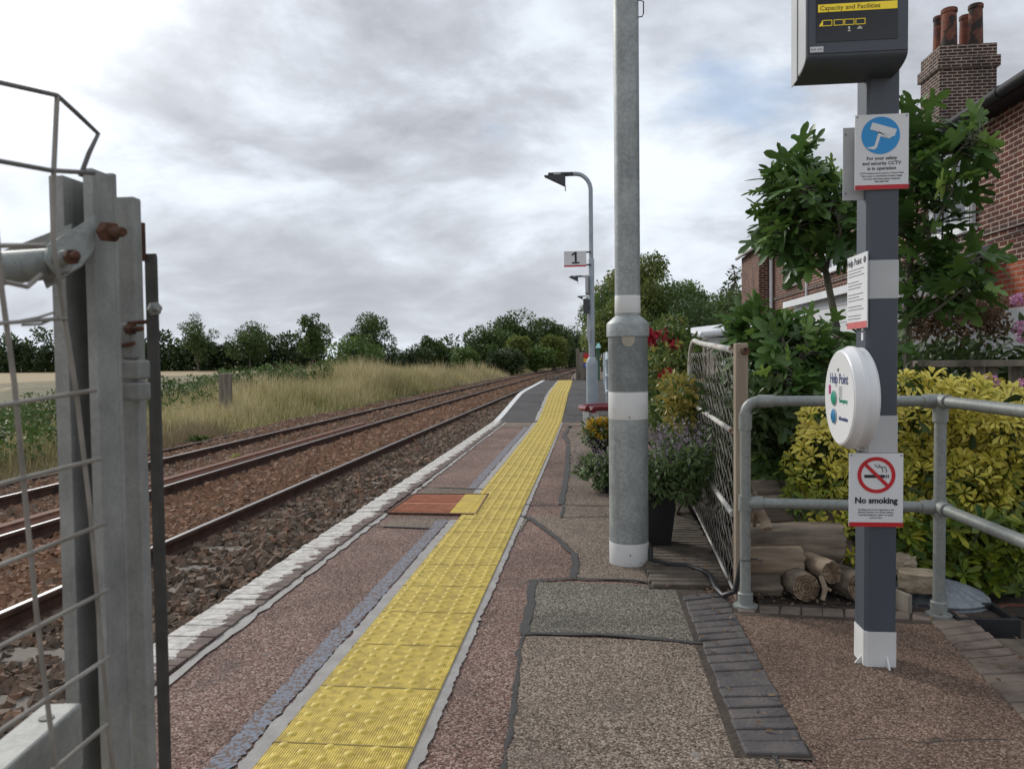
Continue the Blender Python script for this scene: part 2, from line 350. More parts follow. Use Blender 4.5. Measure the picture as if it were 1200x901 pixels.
M['darktimber'] = pmat('dark old timber', [(.05, .04, .03), (.1, .08, .06), (.14, .115, .09)], 8, .9, 0, .6, 50, detail=9)
M['brick'] = brickmat('house brick', (.125, .036, .025), (.065, .024, .02), (.4, .31, .24))
M['brickred'] = brickmat('patched red brick', (.36, .085, .04), (.28, .065, .034), (.3, .22, .16))
M['brickchim'] = brickmat('chimney brick', (.075, .036, .028), (.045, .027, .024), (.36, .31, .26), mo=.013)
M['terracotta'] = pmat('terracotta pot', [(.07, .03, .022), (.2, .07, .042), (.25, .09, .055)], 5, .85, 0, .3, 50, spots=(2.5, (.035, .025, .022), .52))
M['slate'] = pmat('roof slate', [(.05, .05, .055), (.09, .088, .09)], 5, .7, 0, .5, 20)
M['gutter'] = pmat('black gutter', [(.008, .008, .009), (.014, .014, .015)], 4, .55, spec=.2)
M['pvc'] = pmat('white frame', [(.68, .69, .69), (.76, .77, .77)], 4, .4)
M['clad'] = pmat('white cladding', [(.55, .56, .56), (.66, .67, .67)], 3, .6)
M['lead'] = pmat('grey roof felt', [(.2, .21, .22), (.3, .31, .32)], 4, .7)
M['whitewash'] = pmat('whitewashed brick', [(.5, .49, .46), (.66, .65, .62)], 6, .85, 0, .5, 40, spots=(6, (.3, .24, .2), .66))
mt, nt, b = newmat('window glass'); M['glass'] = mt
b.inputs['Base Color'].default_value = (.05, .06, .065, 1); b.inputs['Roughness'].default_value = .06; b.inputs['Specular IOR Level'].default_value = .8
M['totem'] = pmat('dark grey totem paint', [(.06, .071, .087), (.075, .088, .106)], 5, .45, spots=(9, (.1, .115, .13), .64), stretch=(1, 1, .25))
M['totemband'] = pmat('light grey band', [(.46, .47, .465), (.54, .55, .545)], 6, .5, spots=(7, (.36, .34, .31), .7))
M['totemlight'] = pmat('light grey casing', [(.4, .41, .42), (.46, .47, .48)], 5, .45)
M['sign'] = pmat('sign white', [(.7, .71, .72), (.77, .78, .78)], 4, .4, spots=(13, (.58, .57, .55), .69))
M['signred'] = pmat('sign red', [(.5, .012, .018), (.6, .02, .028)], 6, .4)
M['signpink'] = pmat('faded red', [(.5, .09, .09), (.62, .16, .15)], 18, .5)
M['signblue'] = pmat('sign blue', [(.012, .26, .62), (.018, .31, .7)], 5, .35)
M['ink'] = pmat('black ink', [(.015, .015, .02), (.025, .025, .03)], 5, .5)
M['navy'] = pmat('navy ink', [(.03, .045, .15), (.045, .06, .2)], 5, .5)
M['magenta'] = pmat('magenta sticker', [(.35, .02, .12), (.45, .03, .16)], 5, .5)
M['btn_green'] = pmat('green button', [(.01, .22, .13), (.02, .32, .2)], 8, .25)
M['btn_blue'] = pmat('blue button', [(.015, .12, .28), (.03, .22, .42)], 8, .25)
M['screen'] = pmat('screen glass', [(.006, .006, .007), (.01, .01, .011)], 4, .12)
def emit(name, c, s):
    mt, nt, b = newmat(name); b.inputs['Base Color'].default_value = (*c, 1); b.inputs['Emission Color'].default_value = (*c, 1); b.inputs['Emission Strength'].default_value = s
    b.inputs['Roughness'].default_value = .5; return mt
M['led_yellow'] = emit('lit yellow pixels', (.5, .38, .02), .5)
M['led_dim'] = emit('lit white pixels', (.4, .4, .35), .3)
M['lamp2'] = pmat('pale blue grey paint', [(.3, .35, .39), (.4, .45, .49)], 5, .5)
M['lamphead'] = pmat('lamp head', [(.035, .037, .042), (.06, .062, .066)], 5, .45)
M['lens'] = pmat('lamp lens', [(.5, .5, .5), (.6, .6, .6)], 5, .25)
M['plastic'] = pmat('black plastic', [(.012, .012, .014), (.028, .028, .03)], 7, .5)
M['zinc'] = galv('zinc lid', ((.17, .19, .21), (.22, .245, .265), (.28, .3, .32)), 50., .55, .4)
M['stoneblk'] = pmat('stone block', [(.22, .17, .11), (.36, .29, .2), (.44, .37, .28)], 14, .9, 0, .9, 60)
M['wire'] = pmat('old galvanised wire', [(.2, .185, .16), (.36, .335, .3)], 20, .6, .3)
M['oldpaint'] = pmat('old white gate paint', [(.42, .4, .36), (.56, .54, .5)], 12, .7, spots=(14, (.2, .11, .06), .6))
M['benchred'] = pmat('maroon paint', [(.14, .012, .022), (.2, .018, .03)], 6, .4)
M['teal'] = pmat('teal roof', [(.2, .42, .46), (.28, .52, .55)], 5, .5)
M['s_red'] = pmat('warning red', [(.5, .02, .02), (.55, .03, .03)], 5, .5)
M['s_yel'] = pmat('warning yellow', [(.65, .42, .02), (.7, .48, .03)], 5, .5)
M['s_blue'] = pmat('notice blue', [(.03, .07, .35), (.05, .1, .42)], 5, .5)

# yellow tactile material: ribbed, dusty
mt, nt, b = newmat('yellow tactile paving'); M['tactile'] = mt
v = coords(nt)
n = nd(nt, 'ShaderNodeTexNoise', i_Scale=3.5, i_Detail=9., i_Roughness=.7); nt.links.new(v, n.inputs['Vector'])
c = ramp(nt, [(.44, .32, .06), (.6, .45, .075), (.68, .52, .095)], .3, .62, n.outputs['Fac']).outputs['Color']
n2 = nd(nt, 'ShaderNodeTexNoise', i_Scale=30., i_Detail=6.); nt.links.new(v, n2.inputs['Vector'])
c = mixc(nt, c, ramp(nt, [(.72, .7, .66), (1.1, 1.1, 1.1)], .35, .6, n2.outputs['Fac']).outputs['Color'], 1., 'MULTIPLY')
wv = nd(nt, 'ShaderNodeTexWave', wave_type='BANDS', bands_direction='X', i_Scale=40., i_Distortion=0.0); nt.links.new(v, wv.inputs['Vector'])
c = mixc(nt, c, ramp(nt, [(.62, .58, .5), (1, 1, 1)], .1, .5, wv.outputs['Fac']).outputs['Color'], 1., 'MULTIPLY')
nt.links.new(c, b.inputs['Base Color']); b.inputs['Roughness'].default_value = .7; b.inputs['Specular IOR Level'].default_value = .3
bp = nd(nt, 'ShaderNodeBump', i_Strength=.6, i_Distance=.003); nt.links.new(wv.outputs['Fac'], bp.inputs['Height']); nt.links.new(bp.outputs['Normal'], b.inputs['Normal'])
M['tactdome'] = pmat('yellow blister paint', [(.52, .39, .06), (.66, .5, .085)], 9, .6)
M['tactplain'] = pmat('yellow cover paint', [(.4, .27, .03), (.56, .4, .035)], 9, .7, 0, .3, 60)

# ------------------------------------------------------------------ world, sun
world = bpy.data.worlds.new('World'); scene.world = world; world.use_nodes = True
nt = world.node_tree; bg = nt.nodes['Background']
SUN_AZ, SUN_EL = R_(-46), R_(30)     # azimuth from +Y, negative = left
sky = nd(nt, 'ShaderNodeTexSky', sky_type='NISHITA', sun_disc=False, sun_elevation=SUN_EL, sun_rotation=SUN_AZ)
tc = nd(nt, 'ShaderNodeTexCoord'); sx = nd(nt, 'ShaderNodeSeparateXYZ'); nt.links.new(tc.outputs['Generated'], sx.inputs[0])
def mth(op, a, bb, clamp=False):
    n = nd(nt, 'ShaderNodeMath', operation=op, use_clamp=clamp)
    for i, s in enumerate((a, bb)):
        if isinstance(s, (int, float)): n.inputs[i].default_value = s
        elif s is not None: nt.links.new(s, n.inputs[i])
    return n.outputs[0]
zz = mth('ADD', mth('MAXIMUM', sx.outputs['Z'], 0.0), .36)
cb = nd(nt, 'ShaderNodeCombineXYZ'); nt.links.new(mth('DIVIDE', sx.outputs['X'], zz), cb.inputs['X']); nt.links.new(mth('DIVIDE', sx.outputs['Y'], zz), cb.inputs['Y'])
SKYA, SKYB = (0.85, 11.79, 0), (0.39, 10.28, 0)
mp = nd(nt, 'ShaderNodeMapping'); mp.inputs['Location'].default_value = SKYA; mp.inputs['Rotation'].default_value = (0, 0, R_(25)); mp.inputs['Scale'].default_value = (.8, 1., 1)
nt.links.new(cb.outputs[0], mp.inputs['Vector'])
nA = nd(nt, 'ShaderNodeTexNoise', i_Scale=2.6, i_Detail=12., i_Roughness=.6, i_Distortion=.3); nt.links.new(mp.outputs[0], nA.inputs['Vector'])
mp2 = nd(nt, 'ShaderNodeMapping'); mp2.inputs['Location'].default_value = SKYB; nt.links.new(cb.outputs[0], mp2.inputs['Vector'])
nB = nd(nt, 'ShaderNodeTexNoise', i_Scale=1.15, i_Detail=9., i_Roughness=.54, i_Distortion=.35); nt.links.new(mp2.outputs[0], nB.inputs['Vector'])
# large cloud masses carry most of the contrast, the finer noise their edges
mixn = mth('ADD', mth('MULTIPLY', nB.outputs['Fac'], .62), mth('MULTIPLY', nA.outputs['Fac'], .38))
cloud = ramp(nt, [(.315, .332, .372), (.385, .405, .45), (.505, .535, .59), (.68, .73, .80), (.80, .86, .95)], .39, .60, mixn).outputs['Color']
# the sun behind the cloud: brighter towards it
sd = (math.sin(SUN_AZ)*math.cos(SUN_EL), math.cos(SUN_AZ)*math.cos(SUN_EL), math.sin(SUN_EL))
dp = nd(nt, 'ShaderNodeVectorMath', operation='DOT_PRODUCT'); nt.links.new(tc.outputs['Generated'], dp.inputs[0]); dp.inputs[1].default_value = sd
gl = mth('POWER', mth('MAXIMUM', dp.outputs['Value'], 0.), 34.)
glc = nd(nt, 'ShaderNodeCombineColor'); g2 = mth('MULTIPLY', gl, 1.0)
for i in range(3): nt.links.new(g2, glc.inputs[i])
cloud = mixc(nt, cloud, glc.outputs[0], 1., 'ADD')
skys = nd(nt, 'ShaderNodeVectorMath', operation='SCALE'); nt.links.new(sky.outputs[0], skys.inputs[0]); skys.inputs['Scale'].default_value = .12
nC = nd(nt, 'ShaderNodeTexNoise', i_Scale=2.4, i_Detail=6., i_Roughness=.5, i_Distortion=.2); nt.links.new(mp2.outputs[0], nC.inputs['Vector'])
gap = ramp(nt, [(0, 0, 0), (1, 1, 1)], .58, .68, nC.outputs['Fac']).outputs['Color']
fin = mixc(nt, cloud, skys.outputs[0], mth('MULTIPLY', mth('MULTIPLY', gap, .6), ramp(nt, [(0, 0, 0), (1, 1, 1)], .12, .25, sx.outputs['Z']).outputs['Color']))
lowz = ramp(nt, [(1, 1, 1), (0, 0, 0)], .0, .3, sx.outputs['Z']).outputs['Color']
fin = mixc(nt, fin, (.71, .75, .80), mth('MULTIPLY', lowz, .36))
nt.links.new(fin, bg.inputs['Color']); bg.inputs['Strength'].default_value = 1.0
world.cycles.sampling_method = 'MANUAL'; world.cycles.sample_map_resolution = 512
sl = bpy.data.lights.new('sun', 'SUN'); sl.energy = 1.7; sl.angle = R_(14); sl.color = (1, .96, .9)
so = bpy.data.objects.new('sun', sl); COL.objects.link(so)
so.rotation_euler = Vector(sd).to_track_quat('Z', 'Y').to_euler()
vs = scene.view_settings; vs.view_transform = 'Standard'; vs.look = 'None'; vs.exposure = 0.28; vs.gamma = 1.0; vs.use_curve_mapping = False
scene.render.engine = 'CYCLES'
scene.cycles.max_bounces = 6; scene.cycles.diffuse_bounces = 3; scene.cycles.glossy_bounces = 3; scene.cycles.transmission_bounces = 3
scene.cycles.use_denoising = True

# ------------------------------------------------------------------ setting
def st(o): o['kind'] = 'structure'; return o
def tcurve(Y): return .00025*np.maximum(np.asarray(Y, float), 0)**2
HUMP = [(0, 0.), (13.7, 0.), (14.6, .04), (18.4, .26), (19.4, .28), (28.2, .28), (60, .28)]
def pz(Y): return float(np.interp(Y, [a for a, b in HUMP], [b for a, b in HUMP]))
EDGE = -1.79
# far ground sheet
mb = MB(); mb.bb(-2500, 2500, -60, 3000, -1.3, -.95); st(mb.build('field', M['wheat'], org=(0, 0, 0), smooth=False))
# track bed following the curve
ys = np.concatenate([np.arange(-3, 60, 3.), np.arange(60, 260, 10.)])
def strip(name, mat, x0, x1, z, ys, sub=1, dz=None):
    mb = MB(); vs = []; fs = []
    xs = np.linspace(x0, x1, sub+1)
    for Y in ys:
        for i, x in enumerate(xs): vs.append((x+float(tcurve(Y)), Y, z if dz is None else dz(x, Y)))
    k = sub+1
    for j in range(len(ys)-1):
        for i in range(sub): fs.append((j*k+i, j*k+i+1, (j+1)*k+i+1, (j+1)*k+i))
    mb.add(vs, fs); return mb.build(name, mat, org=(0, 0, 0))
st(strip('track_bed', M['track'], -9.4, -1.2, -.745, ys)); st(strip('track_bed', M['trackrust'], -9.3, -4.2, -.741, ys))
def gz(x, Y):
    # verge: low shoulder near the track, gentle bank, falling to the field
    k = np.clip((np.asarray(Y, float)-20)/16, 0, 1); k = k*k*(3-2*k)
    a = np.interp(x, [-60, -24, -18, -14, -11, -9.4, -9.0], [-.93, -.9, -.82, -.72, -.68, -.72, -.76])*(1-k)+k*np.interp(x, [-60, -24, -18, -14, -11, -9.4, -9.0], [-.93, -.9, -.55, -.2, -.42, -.7, -.76])
    return a+.05*np.sin(Y*.7+x)*np.clip((-x-9.6)/2, 0, 1)
st(strip('verge', M['verge'], -60, -9.0, 0, np.concatenate([np.arange(2, 60, 1.5), np.arange(60, 260, 6.)]), 40, dz=gz))
# platform body
def pstrip(x0, x1, ys, z=0., th=None):
    mb = MB(); vs = []; fs = []
    for Y in ys:
        a = x0(Y) if callable(x0) else x0; bq = x1(Y) if callable(x1) else x1
        vs += [(a, Y, pz(Y)+z), (bq, Y, pz(Y)+z)]
        if th: vs += [(a, Y, -th), (bq, Y, -th)]
    k = 4 if th else 2
    for j in range(len(ys)-1):
        p, q = j*k, (j+1)*k
        fs.append((p, p+1, q+1, q))
        if th: fs += [(p, q, q+2, p+2), (p+1, p+3, q+3, q+1)]
    if th:
        fs.append((0, 2, 3, 1)); e = (len(ys)-1)*k; fs.append((e, e+1, e+3, e+2))
    mb.add(vs, fs); return mb
PY = np.array([-1.5, 1, 3, 6, 9, 12, 13.7, 14.2, 14.6, 16, 17.5, 18.4, 19, 19.4, 23, 28.2])
xe = lambda Y: EDGE-.0003*max(Y-10, 0)**2*.6
pb = pstrip(xe, .72, PY, 0, .85); pb.bb(.7205, 1.62, -1.5, 3.66, -.85, 0); st(pb.build('platform', M['asph_red'], org=(0, 0, 0), ang=60))
mb = MB(); mb.bb(1.63, 40, -5, 60, -.9, -.09); mb.bb(.78, 1.63, 3.72, 60, -.9, -.012) ; st(mb.build('garden_ground', M['soil'], org=(0, 0, 0), smooth=False))
mb = MB(); mb.bb(-1.2, .75, 28.6, 90, -.9, .02); st(mb.build('path', M['asph_brown'], org=(0, 0, 0), smooth=False))
# ------------------------------------------------------------------ platform surfacing
def poly_on(name, mat, pts, z=.004, kind=True):
    mb = MB(); mb.sheet([(p[0], p[1], z) for p in pts]); return st(mb.build(name, mat, org=(0, 0, 0), smooth=False))
def jag(pts, step=.06, amp=.008, close=True, seed=1):
    rg = np.random.default_rng(seed); out = []; n = len(pts)
    for i in range(n if close else n-1):
        a = np.array(pts[i][:2], float); b = np.array(pts[(i+1) % n][:2], float); L = np.linalg.norm(b-a); k = max(1, int(L/step)); nn = np.array([-(b-a)[1], (b-a)[0]])/max(L, 1e-6)
        for j in range(k): out.append(a+(b-a)*j/k+nn*rg.normal()*amp*(j > 0))
    if not close: out.append(np.array(pts[-1][:2], float))
    return out
def ribbon(name, mat, pts, w, z=.008, jit=.15, step=.05, seed=2, zf=None):
    rg = np.random.default_rng(seed); P = jag(pts, step, w*.08*min(1, step/.05), False, seed); mb = MB(); vs = []
    for i, p in enumerate(P):
        kk = max(1, int(.12/step)); t = P[min(i+kk, len(P)-1)]-P[max(i-kk, 0)]; t /= np.linalg.norm(t)+1e-9; nn = np.array([-t[1], t[0]])
        a = w/2*(1+rg.normal()*jit); bq = w/2*(1+rg.normal()*jit); zq = z+(pz(p[1]) if zf is None else zf)
        vs += [(*(p+nn*a), zq), (*(p-nn*bq), zq)]
    mb.add(vs, [(2*i, 2*i+1, 2*i+3, 2*i+2) for i in range(len(P)-1)]); return st(mb.build(name, mat, org=(0, 0, 0), smooth=False))
g = lambda x, y, z=0: G(x, y, z)[:2]
# brown walkway surfacing on the right of the long seam
seamA = [g(590, 901), g(598, 860), g(605, 800), g(612, 745)]
poly_on('brown_surfacing', M['asph_brown'], jag([(-.27, -1), (-.27, 2.13)]+[tuple(p) for p in seamA[1:]]+[(.44, 3.14), (.44, 2.3), (.6, 2.2), (.6, -1)], .08, .004))
poly_on('brown_surfacing', M['asph_brown'], jag([g(670, 676), g(680, 660), g(672, 645), g(655, 630), g(640, 618), g(618, 605), g(655, 605), g(662, 575), g(668, 540), (-.25, 8.2), (-.4, 12.5), (.2, 12.5), (.3, 6), (.3, 4), (.22, 3.95)], .08, .004, seed=4))
poly_on('surfacing_patch', M['asph_grey'], jag([g(622, 682), g(790, 687), g(812, 712), g(822, 753), g(720, 746), g(615, 744)], .08, .004, seed=5), .0042)
poly_on('brown_surfacing', M['asph_rbrown'], jag([(.55, 3.9), (.69, 3.56), (1.46, 3.5), (1.5, 3.2), (1.48, 2.9), (1.35, 2.5), (1.3, 1.8), (1.5, -1), (.62, -1), (.62, 2.2), (.52, 3.2)], .08, .004, seed=6), .0045)
# dark asphalt of the raised hump
mb = pstrip(lambda Y: EDGE+.11-.0002*max(Y-10, 0)**2, 1.2, np.array([13.68, 13.7, 14.2, 14.6, 16, 17.5, 18.4, 19, 19.4, 23, 28.1]), .004); st(mb.build('hump_asphalt', M['asph_dark'], org=(0, 0, 0), ang=60))
mb = pstrip(-1.68, -1.02, np.array([12.6, 13.3, 13.68]), .0045); mb2 = pstrip(-.5, .3, np.array([12.9, 13.3, 13.68]), .0045); mb.add(mb2.v, mb2.f)
st(mb.build('worn_surfacing', M['asph_brown'], org=(0, 0, 0)))
ribbon('drain_slot', M['tar'], [(-1.6, 13.6), (-1.0, 13.58)], .1, .009); ribbon('drain_slot', M['tar'], [(-.5, 13.6), (.4, 13.62)], .12, .009)
ribbon('tar_seam', M['tar'], [(-.5, 14.6), (.5, 14.62)], .06, .009)
# seams
ribbon('tar_seam', M['tar'], seamA[::-1]+[np.array((-.27, 1.2))], .014, jit=.6, seed=3)
ribbon('tar_seam', M['tar'], [g(614, 745), g(618, 720), g(624, 690), g(627, 681)], .04, seed=4)
ribbon('tar_seam', M['tar'], [g(618, 682), g(665, 679), g(740, 681), g(796, 688)], .026, .009, seed=5)
ribbon('tar_seam', M['tar'], [g(612, 744), g(650, 744), g(720, 746), g(770, 750), g(826, 756)], .026, .009, jit=.3, seed=6)
ribbon('tar_seam', M['tar'], [g(604, 605), g(620, 607), g(636, 619), g(655, 633), g(672, 650), g(675, 662), g(671, 678)], .038, .009, seed=7)
ribbon('tar_seam', M['tar'], [g(656, 592), g(661, 575), g(665, 550), g(666, 522)], .05, .009, seed=8)
ribbon('tar_seam', M['tar'], [g(666, 520), g(661, 510), g(668, 500), (-.36, 12.5)], .06, .009, seed=9)
ribbon('tar_seam', M['tar'], [g(610, 592), g(660, 592), g(715, 594)], .02, .0095, seed=10)
ribbon('tar_seam', M['tar'], [g(660, 594), g(658, 607)], .02, .0098, seed=12); ribbon('tar_seam', M['tar'], [g(656, 607), g(715, 606)], .014, .0101, seed=13)
ribbon('tar_seam', M['tar'], [g(905, 886), g(912, 901), (.5, 1.6)], .02, .009, jit=.4, seed=14)
ribbon('tar_seam', M['tar'], [g(430, 617), g(505, 620)], .018, .009, seed=15)
ribbon('tar_seam', M['tar'], [g(485, 571), g(570, 574)], .03, .009, seed=16)
ribbon('crack', M['tar'], [g(1000, 868), g(1040, 866), g(1085, 872), g(1120, 868), g(1180, 868)], .004, .0052, jit=.5, seed=17)
poly_on('surfacing_patch', M['asph_brown'], jag([g(462, 608), g(448, 618), g(512, 620), g(524, 608)], .08, .006, seed=18), .0044)
poly_on('surfacing_patch', M['asph_brown'], jag([g(500, 572), g(490, 579), g(556, 580), g(566, 572)], .08, .006, seed=19), .0046)
poly_on('surfacing_patch', M['asph_grey'], jag([g(606, 608), g(618, 608), g(612, 622), g(600, 622)], .05, .004, seed=20), .0055)
# blue line and bedding beside the tactile strip
sY = np.array([1, 3, 6, 9, 12, 13.7])
sc = lambda Y: -.755-.00055*np.maximum(np.asarray(Y, float)-7, 0)**2
ribbon('blue_line', M['blueline'], [(-1.075, 1.), (-1.08, 5.4)], .08, .0045, jit=.1, step=.012, seed=21)
ribbon('blue_line', M['blueline'], [(-1.08, 6.4), (-1.1, 12.6)], .08, .0045, jit=.12, step=.015, seed=22)
ribbon('mortar_bedding', M['greystrip'], [(-1.0, 1), (-1.0, 5.4)], .055, .006, jit=.08, step=.03, seed=23); ribbon('mortar_bedding', M['greystrip'], [(-1.0, 6.4), (-1.02, 13.6)], .06, .006, jit=.12, step=.03, seed=23)
ribbon('mortar_bedding', M['greystrip'], [(-.53, 1), (-.535, 9.), (-.56, 13.6)], .056, .006, jit=.12, step=.022, seed=24)
ribbon('mortar_bedding', M['mortar'], [(sc(13.8)-.24, 13.8), (sc(20)-.25, 20), (sc(28)-.25, 28)], .07, .009, jit=.3, step=.15, seed=25)
# tactile strip: one paved band of ribbed slabs with raised blisters
mb = MB(); vs = []; fs = []
TY = np.concatenate([np.arange(.2, 13.4, .4), [13.7, 14.2, 14.6, 15.2, 16, 17.5, 18.4, 19, 19.4, 21, 23, 25, 27, 28.1]])
tw = lambda Y: .215+.03*float(np.clip((Y-14)/8, 0, 1))
for Y in TY: vs += [(sc(Y)-tw(Y), Y, pz(Y)+.012), (sc(Y)+tw(Y), Y, pz(Y)+.012), (sc(Y)-tw(Y), Y, pz(Y)-.01), (sc(Y)+tw(Y), Y, pz(Y)-.01)]
for j in range(len(TY)-1):
    a, b4 = j*4, j*4+4; fs += [(a, a+1, b4+1, b4), (a, b4, b4+2, a+2), (a+1, a+3, b4+3, b4+1)]
mb.add(vs, fs)
tac = mb.build('tactile_strip', M['tactile'], org=(0, 0, 0), ang=20); st(tac)
dome = [(math.cos(a)*r, math.sin(a)*r, h) for r, h in ((1, 0), (.72, .62), (.36, 1)) for a in np.arange(8)*math.pi/4]
df = [(i*8+j, i*8+(j+1) % 8, (i+1)*8+(j+1) % 8, (i+1)*8+j) for i in range(2) for j in range(8)]+[tuple(range(16, 24))]
P = []
Y = .25; row = 0
while Y < 27.9:
    wd = tw(Y)
    for i in range(6):
        x = -wd+.036+(2*wd-.072)*i/5; Yo = Y+.033*(i % 2); P.append((sc(Yo)+x, Yo, pz(Yo)+.0118))
    Y += .0667; row += 1
P = np.array(P); n = len(P); I = np.repeat(np.eye(3)[None], n, 0)
bl = scatter('blisters', (dome, df), P, I, np.tile([[.0165, .0165, .0065]], (n, 1)), M['tactdome'], parent=tac, smooth=True)
mb = MB()
for Y in np.arange(.2, 13.4, .4): mb.bb(sc(Y)-.214, sc(Y)+.214, Y-.003, Y+.003, .0118, .0135)
mb.build('joints', pmat('slab joint', [(.2, .15, .05), (.3, .22, .07)], 9, .9), parent=tac, smooth=False)
# platform edge: header bricks with worn white paint on the outer half
mt, nt, b = newmat('edge bricks with worn paint'); v = coords(nt)
sx_ = nd(nt, 'ShaderNodeSeparateXYZ'); nt.links.new(v, sx_.inputs[0])
n = nd(nt, 'ShaderNodeTexNoise', i_Scale=9., i_Detail=10., i_Roughness=.7); nt.links.new(v, n.inputs['Vector'])
ma = nd(nt, 'ShaderNodeMath', operation='MULTIPLY_ADD'); nt.links.new(n.outputs['Fac'], ma.inputs[0]); ma.inputs[1].default_value = .34; nt.links.new(sx_.outputs['X'], ma.inputs[2])
fac = ramp(nt, [(1, 1, 1), (0, 0, 0)], .0, .012, None); mr = nd(nt, 'ShaderNodeMath', operation='ADD'); nt.links.new(ma.outputs[0], mr.inputs[0]); mr.inputs[1].default_value = 1.482
nt.links.new(mr.outputs[0], fac.inputs['Fac'])
n5 = nd(nt, 'ShaderNodeTexNoise', i_Scale=25., i_Detail=6.); nt.links.new(v, n5.inputs['Vector'])
cw = ramp(nt, [(.4, .37, .33), (.62, .59, .54)], .35, .6, n5.outputs['Fac']).outputs['Color']
cbk = ramp(nt, [(.09, .065, .055), (.17, .12, .1)], .3, .7, n5.outputs['Fac']).outputs['Color']
nt.links.new(mixc(nt, cbk, cw, fac.outputs['Color']), b.inputs['Base Color']); b.inputs['Roughness'].default_value = .88
bp = nd(nt, 'ShaderNodeBump', i_Strength=.6, i_Distance=.006); nt.links.new(n5.outputs['Fac'], bp.inputs['Height']); nt.links.new(bp.outputs['Normal'], b.inputs['Normal'])
M['edgemix'] = mt
mb = MB(); rg = np.random.default_rng(3); Y = .5
while Y < 13.66:
    w = .072+rg.normal()*.002
    mb.box((EDGE+.108+rg.normal()*.004, Y+w/2, -.02+rg.normal()*.0015), (.215, w-.0045, .07), rz=rg.normal()*.012)
    Y += w
mb.bb(EDGE+.015, EDGE+.2, .5, 13.66, -.2, .0095)
st(mb.build('platform_edge', M['edgemix'], org=(0, 0, 0), smooth=False, bev=.003))
ribbon('mortar_bedding', M['mortar'], [(EDGE+.243, .8), (EDGE+.235, 5.2), (EDGE+.24, 5.6)], .045, .0062, jit=.3, step=.07, seed=31)
ribbon('mortar_bedding', M['mortar'], [(EDGE+.24, 6.4), (EDGE+.235, 9), (EDGE+.23, 13.6)], .04, .0062, jit=.4, step=.09, seed=32)
mb = pstrip(lambda Y: EDGE-.0002*max(Y-10, 0)**2-.005, lambda Y: EDGE+.1-.0002*max(Y-10, 0)**2, np.array([13.67, 13.7, 14.2, 14.6, 16, 17.5, 18.4, 19, 19.4, 23, 28.1]), .012, .1)
st(mb.build('white_edge', M['white'], org=(0, 0, 0), ang=60))
# paving bricks (rows of individually laid bricks, one surface each)
def brickrow(name, mat, L0, L1, R0, R1, nb, z=.0, h=.06, seed=1, gap=.1):
    rg = np.random.default_rng(seed); mb = MB()
    L0, L1, R0, R1 = [np.array(p, float) for p in (L0, L1, R0, R1)]
    for i in range(nb):
        a, b = (i+gap/2)/nb, (i+1-gap/2)/nb; j = rg.normal(size=4)*.008
        q = [L0+(L1-L0)*(a+j[0]*.3), L0+(L1-L0)*(b+j[1]*.3), R0+(R1-R0)*(b+j[2]*.3), R0+(R1-R0)*(a+j[3]*.3)]
        zz = z+.011+rg.normal()*.0018
        mb.prism([(p[0]+rg.normal()*.003, p[1], zz-h) for p in q], (0, 0, h))
    return st(mb.build(name, mat, org=(0, 0, 0), smooth=False, bev=.007))
brickrow('brick_edging', M['darkbrick'], g(873, 887), g(800, 700), g(949, 887), g(848, 695), 20, seed=2, gap=.07)
brickrow('brick_edging', M['brownbrick'], (.64, 3.52), (1.46, 3.45), (.66, 3.62), (1.5, 3.56), 9, seed=3, gap=.05)
brickrow('brick_edging', M['brownbrick'], (1.45, 3.49), (1.31, 2.2), (1.64, 3.58), (1.53, 2.2), 17, seed=4, gap=.05)
poly_on('bedding_soil', M['soil'], [(.4, 2.24), (.63, 2.24), (.53, 3.95), (.4, 3.95)], .0052)
poly_on('bedding_soil', M['soil'], [(.55, 3.66), (1.6, 3.63), (1.6, 2), (1.32, 2), (1.44, 3.42), (.66, 3.48)], .0056)
# dark timber boards along the fence
mb = MB(); rg = np.random.default_rng(5); Y = 3.86
while Y < 7.4:
    w = .07+rg.normal()*.004; mb.box((.49, Y+w/2, .0), (.42+rg.normal()*.012, w-.012, .05), rz=rg.normal()*.012+.03); Y += w
st(mb.build('board_path', M['darktimber'], org=(0, 0, 0), smooth=False, bev=.005))
mb = MB(); mb.bb(.27, .71, 3.85, 7.5, -.03, .008); st(mb.build('bedding_soil', M['soil'], org=(0, 0, 0), smooth=False))

# ------------------------------------------------------------------ manhole cover
c0 = np.array((-1.2, 5.98))
mc = thing('manhole_cover', (-1.2, 5.98, 0), 'rust orange ribbed manhole cover set in the platform with its right end painted yellow', 'manhole cover')
q = [g(456, 602), g(486, 581), g(571, 581), g(557, 604)]
qx = lambda u, w_, z: (*( (1-u)*((1-w_)*q[0]+w_*q[1])+u*((1-w_)*q[3]+w_*q[2]) ), z)
mb = MB(); mb.prism([qx(0, 0, -.02), qx(.7, 0, -.02), qx(.7, 1, -.02), qx(0, 1, -.02)], (0, 0, .032)); mb.build('plate', M['ironcover'], mc, smooth=False)
mb = MB(); mb.prism([qx(.7, 0, -.02), qx(1, 0, -.02), qx(1, 1, -.02), qx(.7, 1, -.02)], (0, 0, .0345)); mb.build('yellow_plate', M['tactplain'], mc, smooth=False)
mb = MB()
for i in range(24):
    u = .03+.65*i/23
    for a, bq in ((.06, .46), (.54, .94)):
        mb.prism([qx(u-.007, a, .011), qx(u+.007, a, .011), qx(u+.007, bq, .011), qx(u-.007, bq, .011)], (0, 0, .006))
mb.build('rib', M['ironcover'], mc, smooth=False)['kind'] = 'stuff'
mb = MB()
